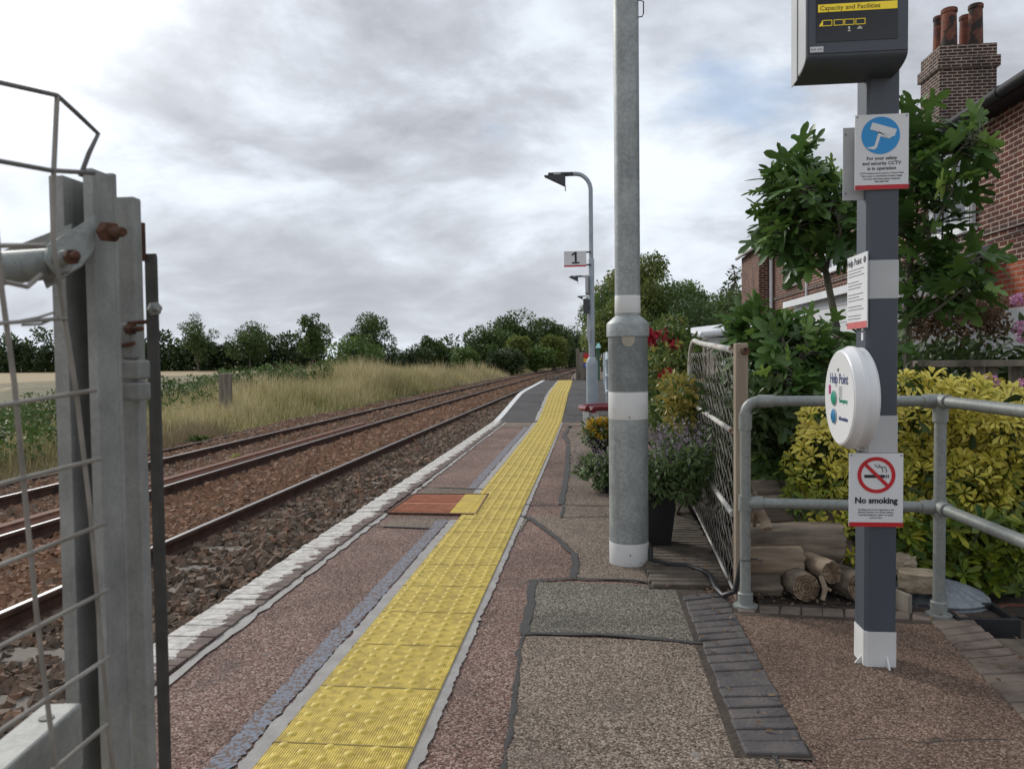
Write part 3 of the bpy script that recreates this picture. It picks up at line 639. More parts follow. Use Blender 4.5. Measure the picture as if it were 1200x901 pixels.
for (u0, u1, w0, w1) in ((-.02, 1.02, -.03, 0), (-.02, 1.02, 1, 1.03), (-.02, 0, 0, 1), (1, 1.02, 0, 1)):
    mb.prism([qx(u0, w0, -.02), qx(u1, w0, -.02), qx(u1, w1, -.02), qx(u0, w1, -.02)], (0, 0, .0375))
mb.build('frame', M['rust'], mc, smooth=False)

# ------------------------------------------------------------------ rails, sleepers, ballast
def rail(x, y0, y1, label, top=True, mat='railrust', z=-.56, curve=True, base=-.72, fat=False):
    t = thing('rail', (x, y0, base), label, 'rail', 'rails of the two tracks' if curve and top else 'loose old rails')
    prof = [(-.07, base), (.07, base), (.07, base+.012), (.012, base+.03), (.012, z-.04), (.036, z-.034), (.036, z-.006), (.03, z), (-.03, z), (-.036, z-.006), (-.036, z-.034), (-.012, z-.04), (-.012, base+.03), (-.07, base+.012)]
    if fat: prof = [(-.12, base), (.12, base), (.12, z-.05), (.07, z-.03), (.06, z), (-.06, z), (-.07, z-.07), (-.12, z-.09)]
    Y = np.concatenate([np.arange(y0, min(y1, 60), 2.), np.arange(60, y1, 8.)]) if y1 > 60 else np.linspace(y0, y1, max(2, int((y1-y0)/2)))
    mb = MB(); k = len(prof)
    vs = [(x+px_+float(tcurve(y)), y, pz_) for y in Y for px_, pz_ in prof]
    fs = [(i*k+j, i*k+(j+1) % k, (i+1)*k+(j+1) % k, (i+1)*k+j) for i in range(len(Y)-1) for j in range(k)]
    fs += [tuple(range(k)), tuple(range((len(Y)-1)*k, len(Y)*k))]
    mb.add(vs, fs); mb.build('web', M[mat], t, ang=30)
    if top:
        mb = MB(); vs = [(x+px_+float(tcurve(y)), y, pz_) for y in Y for px_, pz_ in ((-.022, z-.004), (-.02, z+.003), (.024, z+.003), (.026, z-.004))]
        mb.add(vs, [(i*4+j, i*4+j+1, (i+1)*4+j+1, (i+1)*4+j) for i in range(len(Y)-1) for j in range(3)]); mb.build('running_surface', M['railtop'], t, ang=30)
    return t
rail(-2.55, -2, 240, 'shiny topped rail nearest the platform, mostly hidden below its white brick edge')
rail(-4.1, -2, 240, 'shiny topped rail next beyond the grey ballast, nearest fully visible one from the platform')
rail(-5.92, -2, 240, 'shiny topped rail across the orange ballast, with a rusty check rail beside it')
rail(-7.62, -2, 240, 'shiny topped rail furthest from the platform, beside the tall grass')
rail(-6.36, 3, 20.5, 'rusty red rail without shine lying between the two far running rails', False, 'railred', -.58, True, -.74, True)
rail(-8.75, 5, 19, 'dark rusty scrap rail lying along the edge of the grass', False, 'railrust', -.64, True, -.77)
sl0 = None; i = 0
mbs = MB(); mbs.bb(-1.3, 1.3, -.125, .125, -.09, .012)
for x in (-3.33, -6.77):
    for y in np.arange(3.2, 40, .68):
        xx = x+float(tcurve(y))
        if sl0 is None:
            sl0 = mbs.build('sleeper', M['sleeper'], org=(0, 0, 0), smooth=False, bev=.015); o = sl0
            tag(o, 'grey brown sleeper half buried in ballast under the rails', 'sleeper', 'sleepers under the tracks')
        else: o = sl0.copy(); COL.objects.link(o)
        o.location = (xx, y, -.732+random.uniform(-.008, .008)); o.rotation_euler.z = random.gauss(0, .004)
mb = MB()
rg = RNG
stone = ([(x*(.8+.3*((x+y) > 0)), y, z*(.75+.25*(x > 0))) for x in (-1, 1) for y in (-1, 1) for z in (-1, 1)], [(0, 1, 3, 2), (4, 6, 7, 5), (0, 4, 5, 1), (2, 3, 7, 6), (0, 2, 6, 4), (1, 5, 7, 3)])
def stones(name, x0, x1, y0, y1, n, s0, label):
    P = np.empty((n, 3)); P[:, 1] = y0+(y1-y0)*rg.random(n)**1.35; P[:, 0] = x0+(x1-x0)*rg.random(n)
    x = P[:, 0]; d = np.min(np.abs(x[:, None]-np.array([-2.55, -4.1, -5.92, -7.62])[None]), 1)
    P[:, 2] = -.742+.035*rg.random(n)+.02*np.sin(x*5+P[:, 1]*.7)*(d > .3)
    sleep = (np.abs(((P[:, 1]-3.2) % .68)-.0) < .09) | (np.abs(((P[:, 1]-3.2) % .68)-.68) < .09)
    keep = (d > .09) & ~(sleep & (((x > -2.4) & (x < -2.0)) | ((x > -3.9) & (x < -2.7))) & (rg.random(n) < .7))
    P = P[keep]; x = P[:, 0]; n = len(P); P[:, 0] += tcurve(P[:, 1])
    rust = np.where(x < -4.15, .62, .3)+np.where((x < -4.3) & (x > -6), .2, 0)
    var = np.clip(rust+rg.normal(size=n)*.2, 0, 1)
    S = s0*(.55+.75*rg.random((n, 1)))*(.7+.6*rg.random((n, 3)))
    S *= (1+np.clip((P[:, 1:2]-8)/20, 0, .7))
    tag(scatter(name, stone, P, frames(rdir(n), rdir(n)), S, M['stone'], org=(0, 0, 0), var=var), label, 'ballast', kind='stuff')
stones('ballast', -9.2, -1.84, 2.2, 26, 64000, .03, 'brown and rust coloured ballast stones covering the track bed')
stones('far_ballast', -9.0, -2.0, 24, 80, 26000, .034, 'rust brown ballast stones of the far track bed')
# ------------------------------------------------------------------ vegetation helpers
QUAD = ([(0, 0, 0), (.28, .45, .06), (0, 1, 0), (-.28, .45, .06)], [(0, 1, 2, 3)])
LEAF = ([(0, 0, 0), (.2, .3, .06), (.2, .65, .05), (0, 1, -.08), (-.2, .65, .05), (-.2, .3, .06), (0, .35, 0), (0, .68, -.01)], [(0, 1, 6), (1, 2, 7, 6), (2, 3, 7), (3, 4, 7), (4, 5, 6, 7), (5, 0, 6)])
LEAFLET = ([(0, 0, 0), (.13, .45, .03), (.17, .75, .02), (0, 1, -.04), (-.17, .75, .02), (-.13, .45, .03), (0, .5, -.01)], [(0, 1, 6), (1, 2, 3, 6), (3, 4, 5, 6), (5, 0, 6)])
half = [(0, 0), (.12, -.03), (.36, .02), (.42, .14), (.3, .24), (.17, .33), (.28, .44), (.5, .56), (.5, .68), (.36, .68), (.2, .58), (.13, .6), (.17, .82), (.12, .98), (0, 1.08)]
out = [(x, y) for x, y in half]+[(-x, y) for x, y in half[-2:0:-1]]
FIG = ([(x, y, .12*abs(x)-.22*max(y-.45, 0)**1.5-.25*x*x) for x, y in out]+[(0, .4, -.03)], [(i, (i+1) % len(out), len(out)) for i in range(len(out))])
def crown_points(clumps, n, rg, shell=.5):
    C = np.array([c[:3] for c in clumps], float); Rr = np.array([c[3] for c in clumps], float)
    w = Rr**2; k = rg.choice(len(C), n, p=w/w.sum()); d = rdir(n, rg); r = Rr[k]*(shell+(1-shell)*rg.random(n)**.6)
    P = C[k]+d*r[:, None]*np.array([1, 1, .85]); return P, d, k
def make_clumps(c, rad, n, cr, rg, flat=.0):
    out = []
    c = np.array(c); rad = np.array(rad)
    for i in range(n):
        d = rdir(1, rg)[0]; u = rg.random()**.45
        p = c+d*rad*u*.85
        out.append((*p, cr*(.6+.7*rg.random())))
    return out
def foliage(name, clumps, n, size, mat, rg, parent=None, org=None, tmpl=QUAD, upb=.35, vs=.16, base=.45, droop=0., shell=.5):
    P, d, k = crown_points(clumps, n, rg, shell)
    cv = rg.normal(size=len(clumps))*vs
    var = np.clip(base+cv[k]+rg.normal(size=n)*.14, 0, 1)
    D = d*.7+rdir(n, rg)*.8+np.array([0, 0, -droop]); Nn = rdir(n, rg)*.8+np.array([0, 0, upb*2])+d*.4
    return scatter(name, tmpl, P, frames(D, Nn), size*(.6+.8*rg.random(n)), mat, parent=parent, org=org, var=var)
def trunk_mesh(base, top, r, limbs, rg, n=7):
    mb = MB(); base = np.array(base, float); top = np.array(top, float)
    k = 6; pts = [base+(top-base)*i/(k-1)+(rg.normal(size=3)*np.array([1, 1, 0])*r*.5 if 0 < i < k-1 else 0) for i in range(k)]
    mb.tube(pts, [r*(1.25 if i == 0 else 1-.75*i/(k-1)) for i in range(k)], n)
    for l in limbs:
        l = np.array(l[:3]); t = .35+.55*rg.random(); s = base+(top-base)*t
        mid = (s+l)/2+rg.normal(size=3)*.1*np.linalg.norm(l-s); mb.tube([s, mid, l], [r*.45, r*.28, r*.08], 5)
    return mb
def tree(name, loc, h, w, label, mat='treeleaf', n=5000, leaf=.3, nc=22, cr=None, tr=None, seed=1, group=None, low=.25, shape='round', base=.45, cat='tree', shell=.45, tmpl=QUAD, droop=0.):
    rg = np.random.default_rng(seed); loc = np.array(loc, float)
    t = thing(name, loc, label, cat, group)
    ch = h*(1-low)/2; c = loc+np.array([0, 0, h*low+ch]); cr = cr or w*.2
    cl = make_clumps(c, (w/2-cr*.5, w/2-cr*.5, ch-cr*.4), nc, cr, rg)
    if shape == 'cone': cl = [(loc[0]+(a-loc[0])*(1.15-.8*(z-loc[2])/h), loc[1]+(b_-loc[1])*(1.15-.8*(z-loc[2])/h), z, r*(1.2-.7*(z-loc[2])/h)) for a, b_, z, r in cl]
    foliage('crown', cl, n, leaf, M[mat], rg, parent=t, base=base, shell=shell, tmpl=tmpl, droop=droop)
    trunk_mesh(loc, loc+np.array([0, 0, h*.85]), tr or h*.022, cl[:10], rg).build('trunk', M['bark'], t)
    return t
gzf = lambda x, y: float(gz(x, y))
def at(px, Y, z=-.9): 
    p = W(px, 420, Y); return (p[0], p[1], z)
# ------------------------------------------------------------------ far left: hedgerow, field trees
rg = np.random.default_rng(11)
cl = []
for px in np.arange(-330, 380, 4):
    p = at(px, 150+rg.normal()*2); hgt = 4.4+rg.random()*1.2+2.2*max(0, math.sin(px*.045)+math.sin(px*.13+1)*.7)
    for zq in (-.5, .3, 1.2, 2.2, 3.3, hgt-1.4): cl.append((p[0]+rg.normal()*.5, p[1], min(zq, hgt-1.5), 1.1+.4*rg.random()))
tag(foliage('hedgerow', cl, 50000, .75, M['dkleaf'], rg, base=.45, shell=.1, vs=.2, org=(0, 0, 0)), 'dark continuous hedgerow along the far side of the wheat field', 'hedgerow', kind='stuff')
for px, top, Y, w, lab, sd, lw, nn in ((232, 362, 141, 8.2, 'open crowned tree standing in the hedgerow behind the wooden post, leftmost of three', 1, .3, 2600), (293, 371, 143, 9.5, 'broad low topped tree in the hedgerow, the wide one of the three field trees', 2, .35, 2800),
                         (367, 356, 112, 5.6, 'tall slim airy tree at the right end of the hedgerow', 3, .2, 2600), (130, 387, 150, 5, 'small tree in the hedgerow just left of the steel gate post', 4, .2, 1500), (30, 396, 152, 6, 'low tree in the hedgerow seen through the gate wire', 6, .2, 1500)):
    nn = int(nn*1.9); w *= 1.15; p = at(px, Y); zt = 1.17+(417-top+(695-px)*.0113)/900*Y
    tree('field_tree', p, zt+.9, w, lab, 'treeleaf', nn, .36, 64, w*.1, .22, sd, 'trees along the far hedgerow', .06, base=.55, shell=.3)
# ------------------------------------------------------------------ bushes and trees along the track
def zt_of(px, top, Y): return 1.17+(417-top+(695-px)*.0113)/900*Y
bl_ = [(414, 390, 41, 3.6, 'pale green round bush in front of the darkest tree by the track', 'treelight', 'bush', 4200), (432, 358, 56, 4.6, 'tall dark full crowned tree behind the pale green bush', 'treeleaf', 'tree', 7500),
       (484, 399, 52, 3.6, 'dark low bush right of the pale green bush beside the grass', 'dkleaf', 'bush', 3800), (510, 386, 62, 3.4, 'mid green small tree rising behind the dark low bush', 'treeleaf', 'tree', 3600), (462, 402, 70, 4, 'dark bush between the tall dark tree and the small tree', 'dkleaf', 'bush', 2600),
       (545, 405, 66, 3.4, 'yellowish green bush at the left foot of the wood', 'treelight', 'bush', 2400)]
for i, (px, top, Y, w, lab, mm, kd, nn) in enumerate(bl_):
    p = at(px, Y, -.72); tree('bush' if kd == 'bush' else 'tree', p, zt_of(px, top, Y)+.72, w, lab, mm, int(nn*1.5), .16 if Y < 60 else .24, 26, w*.16, .1, 20+i, 'bushes and trees beside the track', .02 if kd == 'bush' else .08, cat=kd, base=.72 if i == 0 else .45)
wl = [(575, 385, 95, 8, 'leftmost rounded tree of the wood by the track', 'treeleaf'), (606, 361, 105, 10, 'tallest dark tree of the wood by the track', 'treeleaf'), (640, 369, 120, 10, 'dark tree right of the tallest in the wood', 'treeleaf'), (662, 381, 140, 10, 'tree at the right shoulder of the wood', 'dkleaf'), (676, 393, 165, 10, 'smallest far tree at the right end of the wood', 'treeleaf'),
      (606, 388, 84, 3.8, 'olive brown bush low in front of the tallest tree of the wood', 'treeyellow'), (648, 390, 98, 4.6, 'olive round bush in front of the middle of the wood', 'treeyellow'), (594, 406, 76, 4.6, 'dark green thicket bush at the foot of the wood', 'dkleaf'), (628, 402, 86, 4.2, 'fresh green bush at the foot of the wood beside the olive one', 'treelight'), (650, 405, 100, 4.4, 'pale green low bush at the right foot of the wood', 'treelight'), (570, 402, 82, 3.6, 'mid green bush between the yellowish bush and the thicket', 'treeleaf'), (668, 406, 120, 6, 'far dark bush where the rails meet the trees', 'dkleaf')]
for i, (px, top, Y, w, lab, mm) in enumerate(wl):
    p = at(px, Y, -.75); bush = i >= 5
    tree('bush' if bush else 'tree', p, zt_of(px, top, Y)+.75, w, lab, mm, 9000 if not bush else 5000, .36 if not bush else .28, 22, w*.19, .16, 50+i, 'trees and bushes of the wood', .02 if bush else .05, cat='bush' if bush else 'tree', base=.42)
rg = np.random.default_rng(77); cl = []
for Y in np.arange(78, 230, 4):
    x = -12.5-(rg.random()*5)+tcurve(Y)*.6; hq = (3.0+rg.random()*2.2)
    for zq in (0.1, 1.2, 2.4): cl.append((x+rg.normal(), Y, min(zq, hq-1.2), 1.3))
tag(foliage('undergrowth', cl, 9000, .42, M['dkleaf'], rg, base=.4, org=(0, 0, 0)), 'dark undergrowth filling the wood beside the track', 'undergrowth', kind='stuff')
# ------------------------------------------------------------------ verge grass and brambles
BLADE = ([(-.5, 0, 0), (.5, 0, 0), (.36, 0, .5), (-.36, .0, .5), (.04, .12, 1), (-.04, .12, 1)], [(0, 1, 2, 3), (3, 2, 4, 5)])
def grass(name, n, xr, yr, h, w, base, label, mat='grass', seed=1, pw=1.6, clumpy=1., hx=None):
    rg = np.random.default_rng(seed); Y = yr[0]+(yr[1]-yr[0])*rg.random(n)**pw; x = xr[0]+(xr[1]-xr[0])*rg.random(n)
    nz = np.sin(x*1.3+Y*.45)*.5+np.sin(x*.6-Y*.8+1)*.3+np.sin(Y*1.9+x*2.7)*.3
    keep = rg.random(n) < np.clip(.75+nz*.5*clumpy, .1, 1); Y, x, nz = Y[keep], x[keep], nz[keep]; n = len(Y)
    H = h*(.45+.75*rg.random(n))*(1+.2*nz)
    if hx is not None: H *= hx(x, Y)
    xx = x+tcurve(Y); P = np.stack([xx, Y, gz(x, Y)-.03], 1)
    lean = rg.normal(size=(n, 3))*.27; D = np.array([0, 0, 1.])+lean; D /= np.linalg.norm(D, axis=1, keepdims=True)
    sp = rg.random(n)*6.28; T = np.stack([np.cos(sp), np.sin(sp), 0*sp], 1)
    X = np.cross(T, D); X /= np.linalg.norm(X, axis=1, keepdims=True); Yv = np.cross(D, X)
    Rm = np.stack([X, Yv, D], 2); ww = w*(1+np.clip((Y-12)/22, 0, 4))*(.6+.8*rg.random(n))
    var = np.clip(base+nz*.16+rg.normal(size=n)*.17, 0, 1)
    return tag(scatter(name, BLADE, P, Rm, np.stack([ww, H*1.3, H], 1), M[mat], org=(0, 0, 0), var=var), label, 'grass', kind='stuff')
hb = lambda x, Y: np.clip((-x-9.05)/1.5, .25, 1.)*np.interp(Y, [9, 20, 27, 34, 44, 60], [.42, .6, .85, 1.25, 1.3, 1.1])*(1+.18*np.sin(Y*.5+1))
grass('tall_grass', 70000, (-15, -9.35), (10, 48), .9, .009, .68, 'tall pale gold seeding grass along the far side of the tracks', seed=1, hx=hb, pw=1.3)
grass('green_grass', 44000, (-13, -9.2), (9, 50), .66, .009, .22, 'green grass growing low among the tall gold stems', seed=2, hx=hb)
grass('far_grass', 26000, (-14, -9.3), (45, 200), .9, .01, .72, 'pale far grass between the tracks and the wood', seed=3, pw=1.7, hx=hb)
grass('dead_grass', 9000, (-11.2, -9.1), (7, 19), .42, .008, .5, 'flattened grey brown dead grass beside the scrap rail', 'deadgrass', seed=4, pw=1.1)
grass('field_edge_grass', 20000, (-22, -14), (10, 60), .45, .012, .4, 'mixed green and gold grass between the brambles and the field', seed=5, pw=1.2)
rg = np.random.default_rng(5); cl = []
for i in range(150):
    Y = 15+rg.random()*30; x = -12.6-rg.random()*5.5; cl.append((x, Y, gzf(x, Y)+.2+rg.random()*(.4 if Y < 26 else .75), .28+.24*rg.random()))
for i in range(90):
    Y = 24+rg.random()*42; x = -17-rg.random()*14; cl.append((x, Y, gzf(x, Y)+.1+rg.random()*.45, .3+.3*rg.random()))
for i in range(26): 
    Y = 11+rg.random()*4; x = -10.4-rg.random()*3.5; cl.append((x, Y, gzf(x, Y)+.15+rg.random()*.5, .28+.2*rg.random()))
tag(foliage('brambles', cl, 40000, .12, M['bramble'], rg, tmpl=QUAD, org=(0, 0, 0), base=.55), 'green bramble and nettle growth behind the tall grass', 'brambles', kind='stuff')
# weed clump by scrap rail
rg = np.random.default_rng(8)
p = G(228, 520, -.74); tag(foliage('weed', [(p[0], p[1], -.68, .13), (p[0]+.2, p[1]+.1, -.7, .1)], 260, .09, M['treelight'], rg), 'small bright green weed tuft growing in the ballast by the scrap rail', 'weed')
for px, py, lab in ((424, 480, 'pale green weed sprouting beside the far rail near the end of the rusty red rail'), (277, 543, 'tiny weed sprout against the rusty red rail')):
    p = G(px, py, -.72); tag(foliage('weed', [(p[0], p[1], -.66, .07)], 40, .11, M['grass'], rg, droop=-1), lab, 'weed')
# wooden post
p = G(265, 490, -.7)
pt = MB(); pt.box((p[0], p[1], -.7+.62), (.36, .3, 1.64), rz=.2, ry=.01); o = pt.build('wooden_post', M['timber'], smooth=False, bev=.02); tag(o, 'weathered thick wooden post standing in the tall grass beyond the tracks', 'post')
p = W(73, 435, 40); pt = MB(); pt.box((p[0], p[1], -.2), (.14, .14, 1.5)); o = pt.build('wooden_post', M['timber'], smooth=False); tag(o, 'small distant fence post among brambles at the edge of the wheat field', 'post')
# ------------------------------------------------------------------ trees behind on the right
rt_ = [(752, 274, 46, 6.2, 'tall willow like tree with drooping top behind the galvanised lamp column', 'treeyellow', 'round', 17000, .19, 1.), (706, 318, 56, 5., 'airy tree left of the willow behind the far lamp post', 'treelight', 'round', 5000, .2, .3), (806, 328, 44, 6., 'mid green tree between the willow and the house', 'treeleaf', 'round', 12000, .18, .3), (846, 334, 40, 5.4, 'dark green bushy tree against the end of the house', 'treeleaf', 'round', 12000, .17, .3), (860, 292, 62, 4.5, 'thin distant conifer like tree beside the house end', 'dkleaf', 'cone', 2000, .26, 0), (722, 340, 38, 4., 'yellow green tree at the left foot of the willow', 'treeyellow', 'round', 8000, .15, .3), (790, 372, 34, 5.0, 'dark hedge like bush behind the climbing rose', 'dkleaf', 'round', 12000, .13, .2), (880, 372, 33, 4., 'dark bush below the end wall of the house', 'dkleaf', 'round', 8000, .13, .2)]
rt_ += [(730, 300, 60, 7., 'broad tree filling the back left of the willow', 'treeyellow', 'round', 11000, .22, .6), (782, 312, 52, 6., 'round mid green tree directly right of the willow', 'treelight', 'round', 11000, .2, .4), (822, 345, 37, 4.6, 'leafy green bush tree between the rose and the house end', 'treeleaf', 'round', 9000, .15, .2)]
for i, (px, top, Y, w, lab, mm, shp, nn, lf, dr) in enumerate(rt_):
    p = at(px, Y, -.1); tree('tree' if 'bush ' not in lab[:18] else 'bush', p, zt_of(px, top, Y)+.1, w, lab, mm, nn, lf, 24, w*.17, .12, 90+i, 'trees behind the platform on the right', .05, shp, cat='tree', droop=dr, shell=.35)
# ------------------------------------------------------------------ steel gate on the left
gate = thing('steel_gate', (-.7, .95, 0), 'galvanised steel gate end with welded wire mesh and channel upright, close on the left', 'gate')
def pw(px, py, Y): return W(px, py, Y)
Yw = lambda px: .735+.165*px/127
# channel upright, open towards the camera
y0 = .985; zt = W(100, 197, y0)[2]
xl = W(66, 500, y0)[0]; xr = W(120, 500, y0)[0]
mb = MB()
mb.bb(xl, xl+.021, y0, y0+.055, 0, zt-.008); mb.bb(xl+.021, xr-.004, y0+.046, y0+.055, .0, zt+.004)
mb.bb(xr-.018, xr-.004, y0, y0+.0455, 0, zt); mb.build('upright', M['gatesteel'], gate, bev=.0015, smooth=False)
mb = MB()
def poly(mbq, pts, r): mbq.tube([pw(a, b_, Yw(a)-dd) for a, b_, dd in pts], r, 7)
wr = .0028
mb = MB()
poly(mb, [(67, 112, .0), (63, 200, 0), (62, 280, 0), (75, 370, 0), (89, 456, 0), (106, 600, 0), (119, 760, 0), (133, 905, 0), (138, 1000, 0)], wr)
poly(mb, [(-10, 120, 0), (-8, 230, 0), (2, 340, 0), (17, 450, 0), (31, 600, 0), (45, 740, 0), (66, 905, 0), (75, 1000, 0)], wr)
poly(mb, [(-90, 120, 0), (-70, 330, 0), (-52, 560, 0), (-20, 905, 0), (-10, 1000, 0)], wr)
mb.build('vertical_wire', M['wire'], gate)
mb = MB()
for y_0, y_1, x1 in ((475, 457, 112), (567, 537, 118), (662, 613, 123), (757, 691, 126), (856, 769, 128), (955, 848, 126)):
    k = (y_1-y_0)/x1; poly(mb, [(-90, y_0-90*k*1.15, .002), (0, y_0, .002), (x1*.6, y_0+k*x1*.6, .002), (x1, y_1, .002)], wr)
poly(mb, [(-90, 384, .002), (0, 379, .002), (78, 373, .002)], wr*.8); poly(mb, [(-90, 284, 0), (0, 288, 0), (52, 288, 0)], wr)
poly(mb, [(24, 376, .004), (45, 372, .004), (64, 366, .004)], wr*.5); poly(mb, [(26, 381, .004), (48, 380, .004), (68, 371, .004)], wr*.5)
poly(mb, [(0, 308, 0), (4, 330, 0), (32, 336, 0), (48, 322, 0)], wr)
mb.build('horizontal_wire', M['wire'], gate)
mb = MB()
poly(mb, [(-90, 74, 0), (0, 97, 0), (67, 112, 0), (90, 133, 0), (115, 157, 0), (104, 180, .0), (94, 207, -.01)], wr); poly(mb, [(-90, 172, 0), (0, 189, 0), (60, 200, 0), (110, 203, 0)], wr)
mb.build('bent_top_wire', M['wiredk'], gate)
# top tube and bracket
mb = MB(); mb.tube([pw(-160, 322, .62), pw(-20, 317, .80), pw(62, 309, .93)], .0195, 20); mb.build('top_tube', M['galv_smooth'], gate)
br = MB(); br.prism([pw(38, 298, .925), pw(111, 252, .975), pw(113, 290, .975), pw(96, 312, .96), pw(54, 338, .925)], (-.004, .007, 0))
br.prism([pw(-6, 297, .965), pw(84, 262, .985), pw(84, 284, .985), pw(30, 298, .975)], (0, .007, 0)); bo = br.build('bracket', M['galv_smooth'], gate, smooth=False, bev=.001)
def bolt(parent, p, ax, r, h, mat='rust'):
    mb = MB(); ax = np.array(ax, float); ax /= np.linalg.norm(ax); mb.lathe([(r*.2, 0), (r, 0), (r, h*.55), (r*.9, h*.6)], p, 6, axis=ax); mb.lathe([(r*.5, 0), (r*.5, h*.85), (r*.4, h)], np.array(p)+ax*h*.55, 12, axis=ax)
    return mb.build('bolt', M[mat], parent, ang=25)
bolt(bo, pw(66, 307, .905), (.8, -.6, .1), .0185, .022, 'galv_smooth'); bolt(bo, pw(83, 302, .885), (.8, -.6, .1), .0095, .014)
bolt(gate, pw(124, 272, .98), (.85, -.5, -.1), .014, .03)
mb = MB(); a = pw(98, 862, .935); d = pw(98, 862, .935)-pw(0, 905, .76); d /= np.linalg.norm(d); sdv = np.cross(d, [0, 0, 1.]); sdv /= np.linalg.norm(sdv)
zt_ = pw(98, 822, .935)[2]; A = np.array([a[0], a[1], zt_]); L = .75; dh = np.array([d[0], d[1], 0]); dh /= np.linalg.norm(dh); sv = np.array([dh[1], -dh[0], 0])
mb.prism([A+sv*0, A-sv*.05, A-sv*.05-np.array([0, 0, .085]), A-np.array([0, 0, .085])], -dh*L); bb_ = mb.build('bottom_bar', M['gatesteel'], gate, smooth=False, bev=.004)
mb = MB(); mb.lathe([(.009, 0), (.009, .0012)], A-dh*.045-sv*.022+np.array([0, 0, .0004]), 16); mb.build('hole', M['darksteel'], bb_)
# gate post behind
y1 = 1.09
gp = thing('gate_post', (W(157, 500, y1)[0], y1, 0), 'plain grey galvanised gate post with hinge blocks just right of the mesh gate', 'gate post')
zp = W(150, 230, y1)[2]; mb = MB(); x0, x1 = W(128, 450, y1)[0], W(162, 450, y1)[0]
mb.bb(x0, x1, y1, y1+.022, 0, zp); mb.build('post', M['gatesteel'], gp, smooth=False, bev=.003)
hb_ = MB(); xa, xb = W(138, 440, y1-.03)[0], W(164, 440, y1-.03)[0]
for ya, yb in ((422, 445), (448, 470)): hb_.bb(xa, xb, y1-.03, y1-.001, W(150, yb, y1-.03)[2], W(150, ya, y1-.03)[2])
hb_.build('hinge_block', M['gatesteel'], gp, smooth=False, bev=.004)
mb = MB(); mb.bb(W(140, 400, y1-.02)[0], W(157, 400, y1-.02)[0], y1-.02, y1-.001, W(150, 421, y1-.02)[2], W(150, 378, y1-.02)[2]); mb.build('hinge_pin', M['gatesteel'], gp, bev=.004)
bolt(gp, W(150, 386, y1-.022), (.9, -.4, 0), .008, .022); mb = MB(); mb.tube([W(142, 405, y1-.024), W(158, 402, y1-.024)], .003, 6); mb.tube([W(150, 379, y1-.024), W(173, 377, y1-.024)], .003, 6); mb.build('rusty_clip', M['rust'], gp)
mb = MB(); mb.bb(W(166, 260, y1+.06)[0], W(171, 260, y1+.06)[0], y1+.052, y1+.058, W(170, 300, y1)[2], W(170, 253, y1)[2]); mb.build('rusty_tab', M['rust'], gp, smooth=False)
y2 = 1.15; gb = thing('gate_bar', (W(182, 500, y2)[0], y2, 0), 'thin dark flat steel bar standing behind the gate post, its right neighbour', 'steel bar')
mb = MB(); zb = W(176, 297, y2)[2]; mb.bb(W(173, 450, y2)[0], W(186, 450, y2)[0], y2, y2+.006, 0, zb)
mb.bb(W(172.5, 450, y2)[0], W(172.5, 450, y2)[0]+.006, y2+.007, y2+.03, 0, zb); mb.build('bar', M['darksteel'], gb, smooth=False, bev=.0015)
bolt(gb, W(180, 362, y2-.001), (.8, -.6, 0), .011, .014, 'galv_smooth')

# ------------------------------------------------------------------ lamp columns
def lamp_head(t, zh, sgn=-1, s=1.0, hx=.0):
    o = ORG[t.name]; z = zh
    mb = MB(); mb.box((o[0]-.66*s, o[1], o[2]+z+.02), (.36*s, .2*s, .05), ry=.0); mb.box((o[0]-.42*s, o[1], o[2]+z+.02), (.16*s, .1*s, .07)); h = mb.build('lamp_head', M['lamphead'], t, bev=.012)
    mb = MB(); x = o[0]; y = o[1]; zz_ = o[2]+z-.006
    mb.add([(x-.92*s, y-.1*s, zz_), (x-.5*s, y-.1*s, zz_), (x-.5*s, y-.1*s, zz_-.21*s), (x-.92*s, y+.1*s, zz_), (x-.5*s, y+.1*s, zz_), (x-.5*s, y+.1*s, zz_-.21*s)], [(0, 1, 2), (3, 5, 4), (0, 3, 4, 1), (1, 4, 5, 2), (0, 2, 5, 3)]); mb.build('glare_shield', M['lamphead'], h, smooth=False)
    mb = MB(); mb.box((x-.5*s, y, zz_-.25*s), (.02, .1*s, .1*s)); mb.build('sensor', M['totemlight'], h, smooth=False, bev=.004)
    mb = MB(); mb.box((x-.66*s, y-.105*s, zz_+.02), (.14*s, .012, .03*s)); mb.build('lens', M['lens'], h, smooth=False)
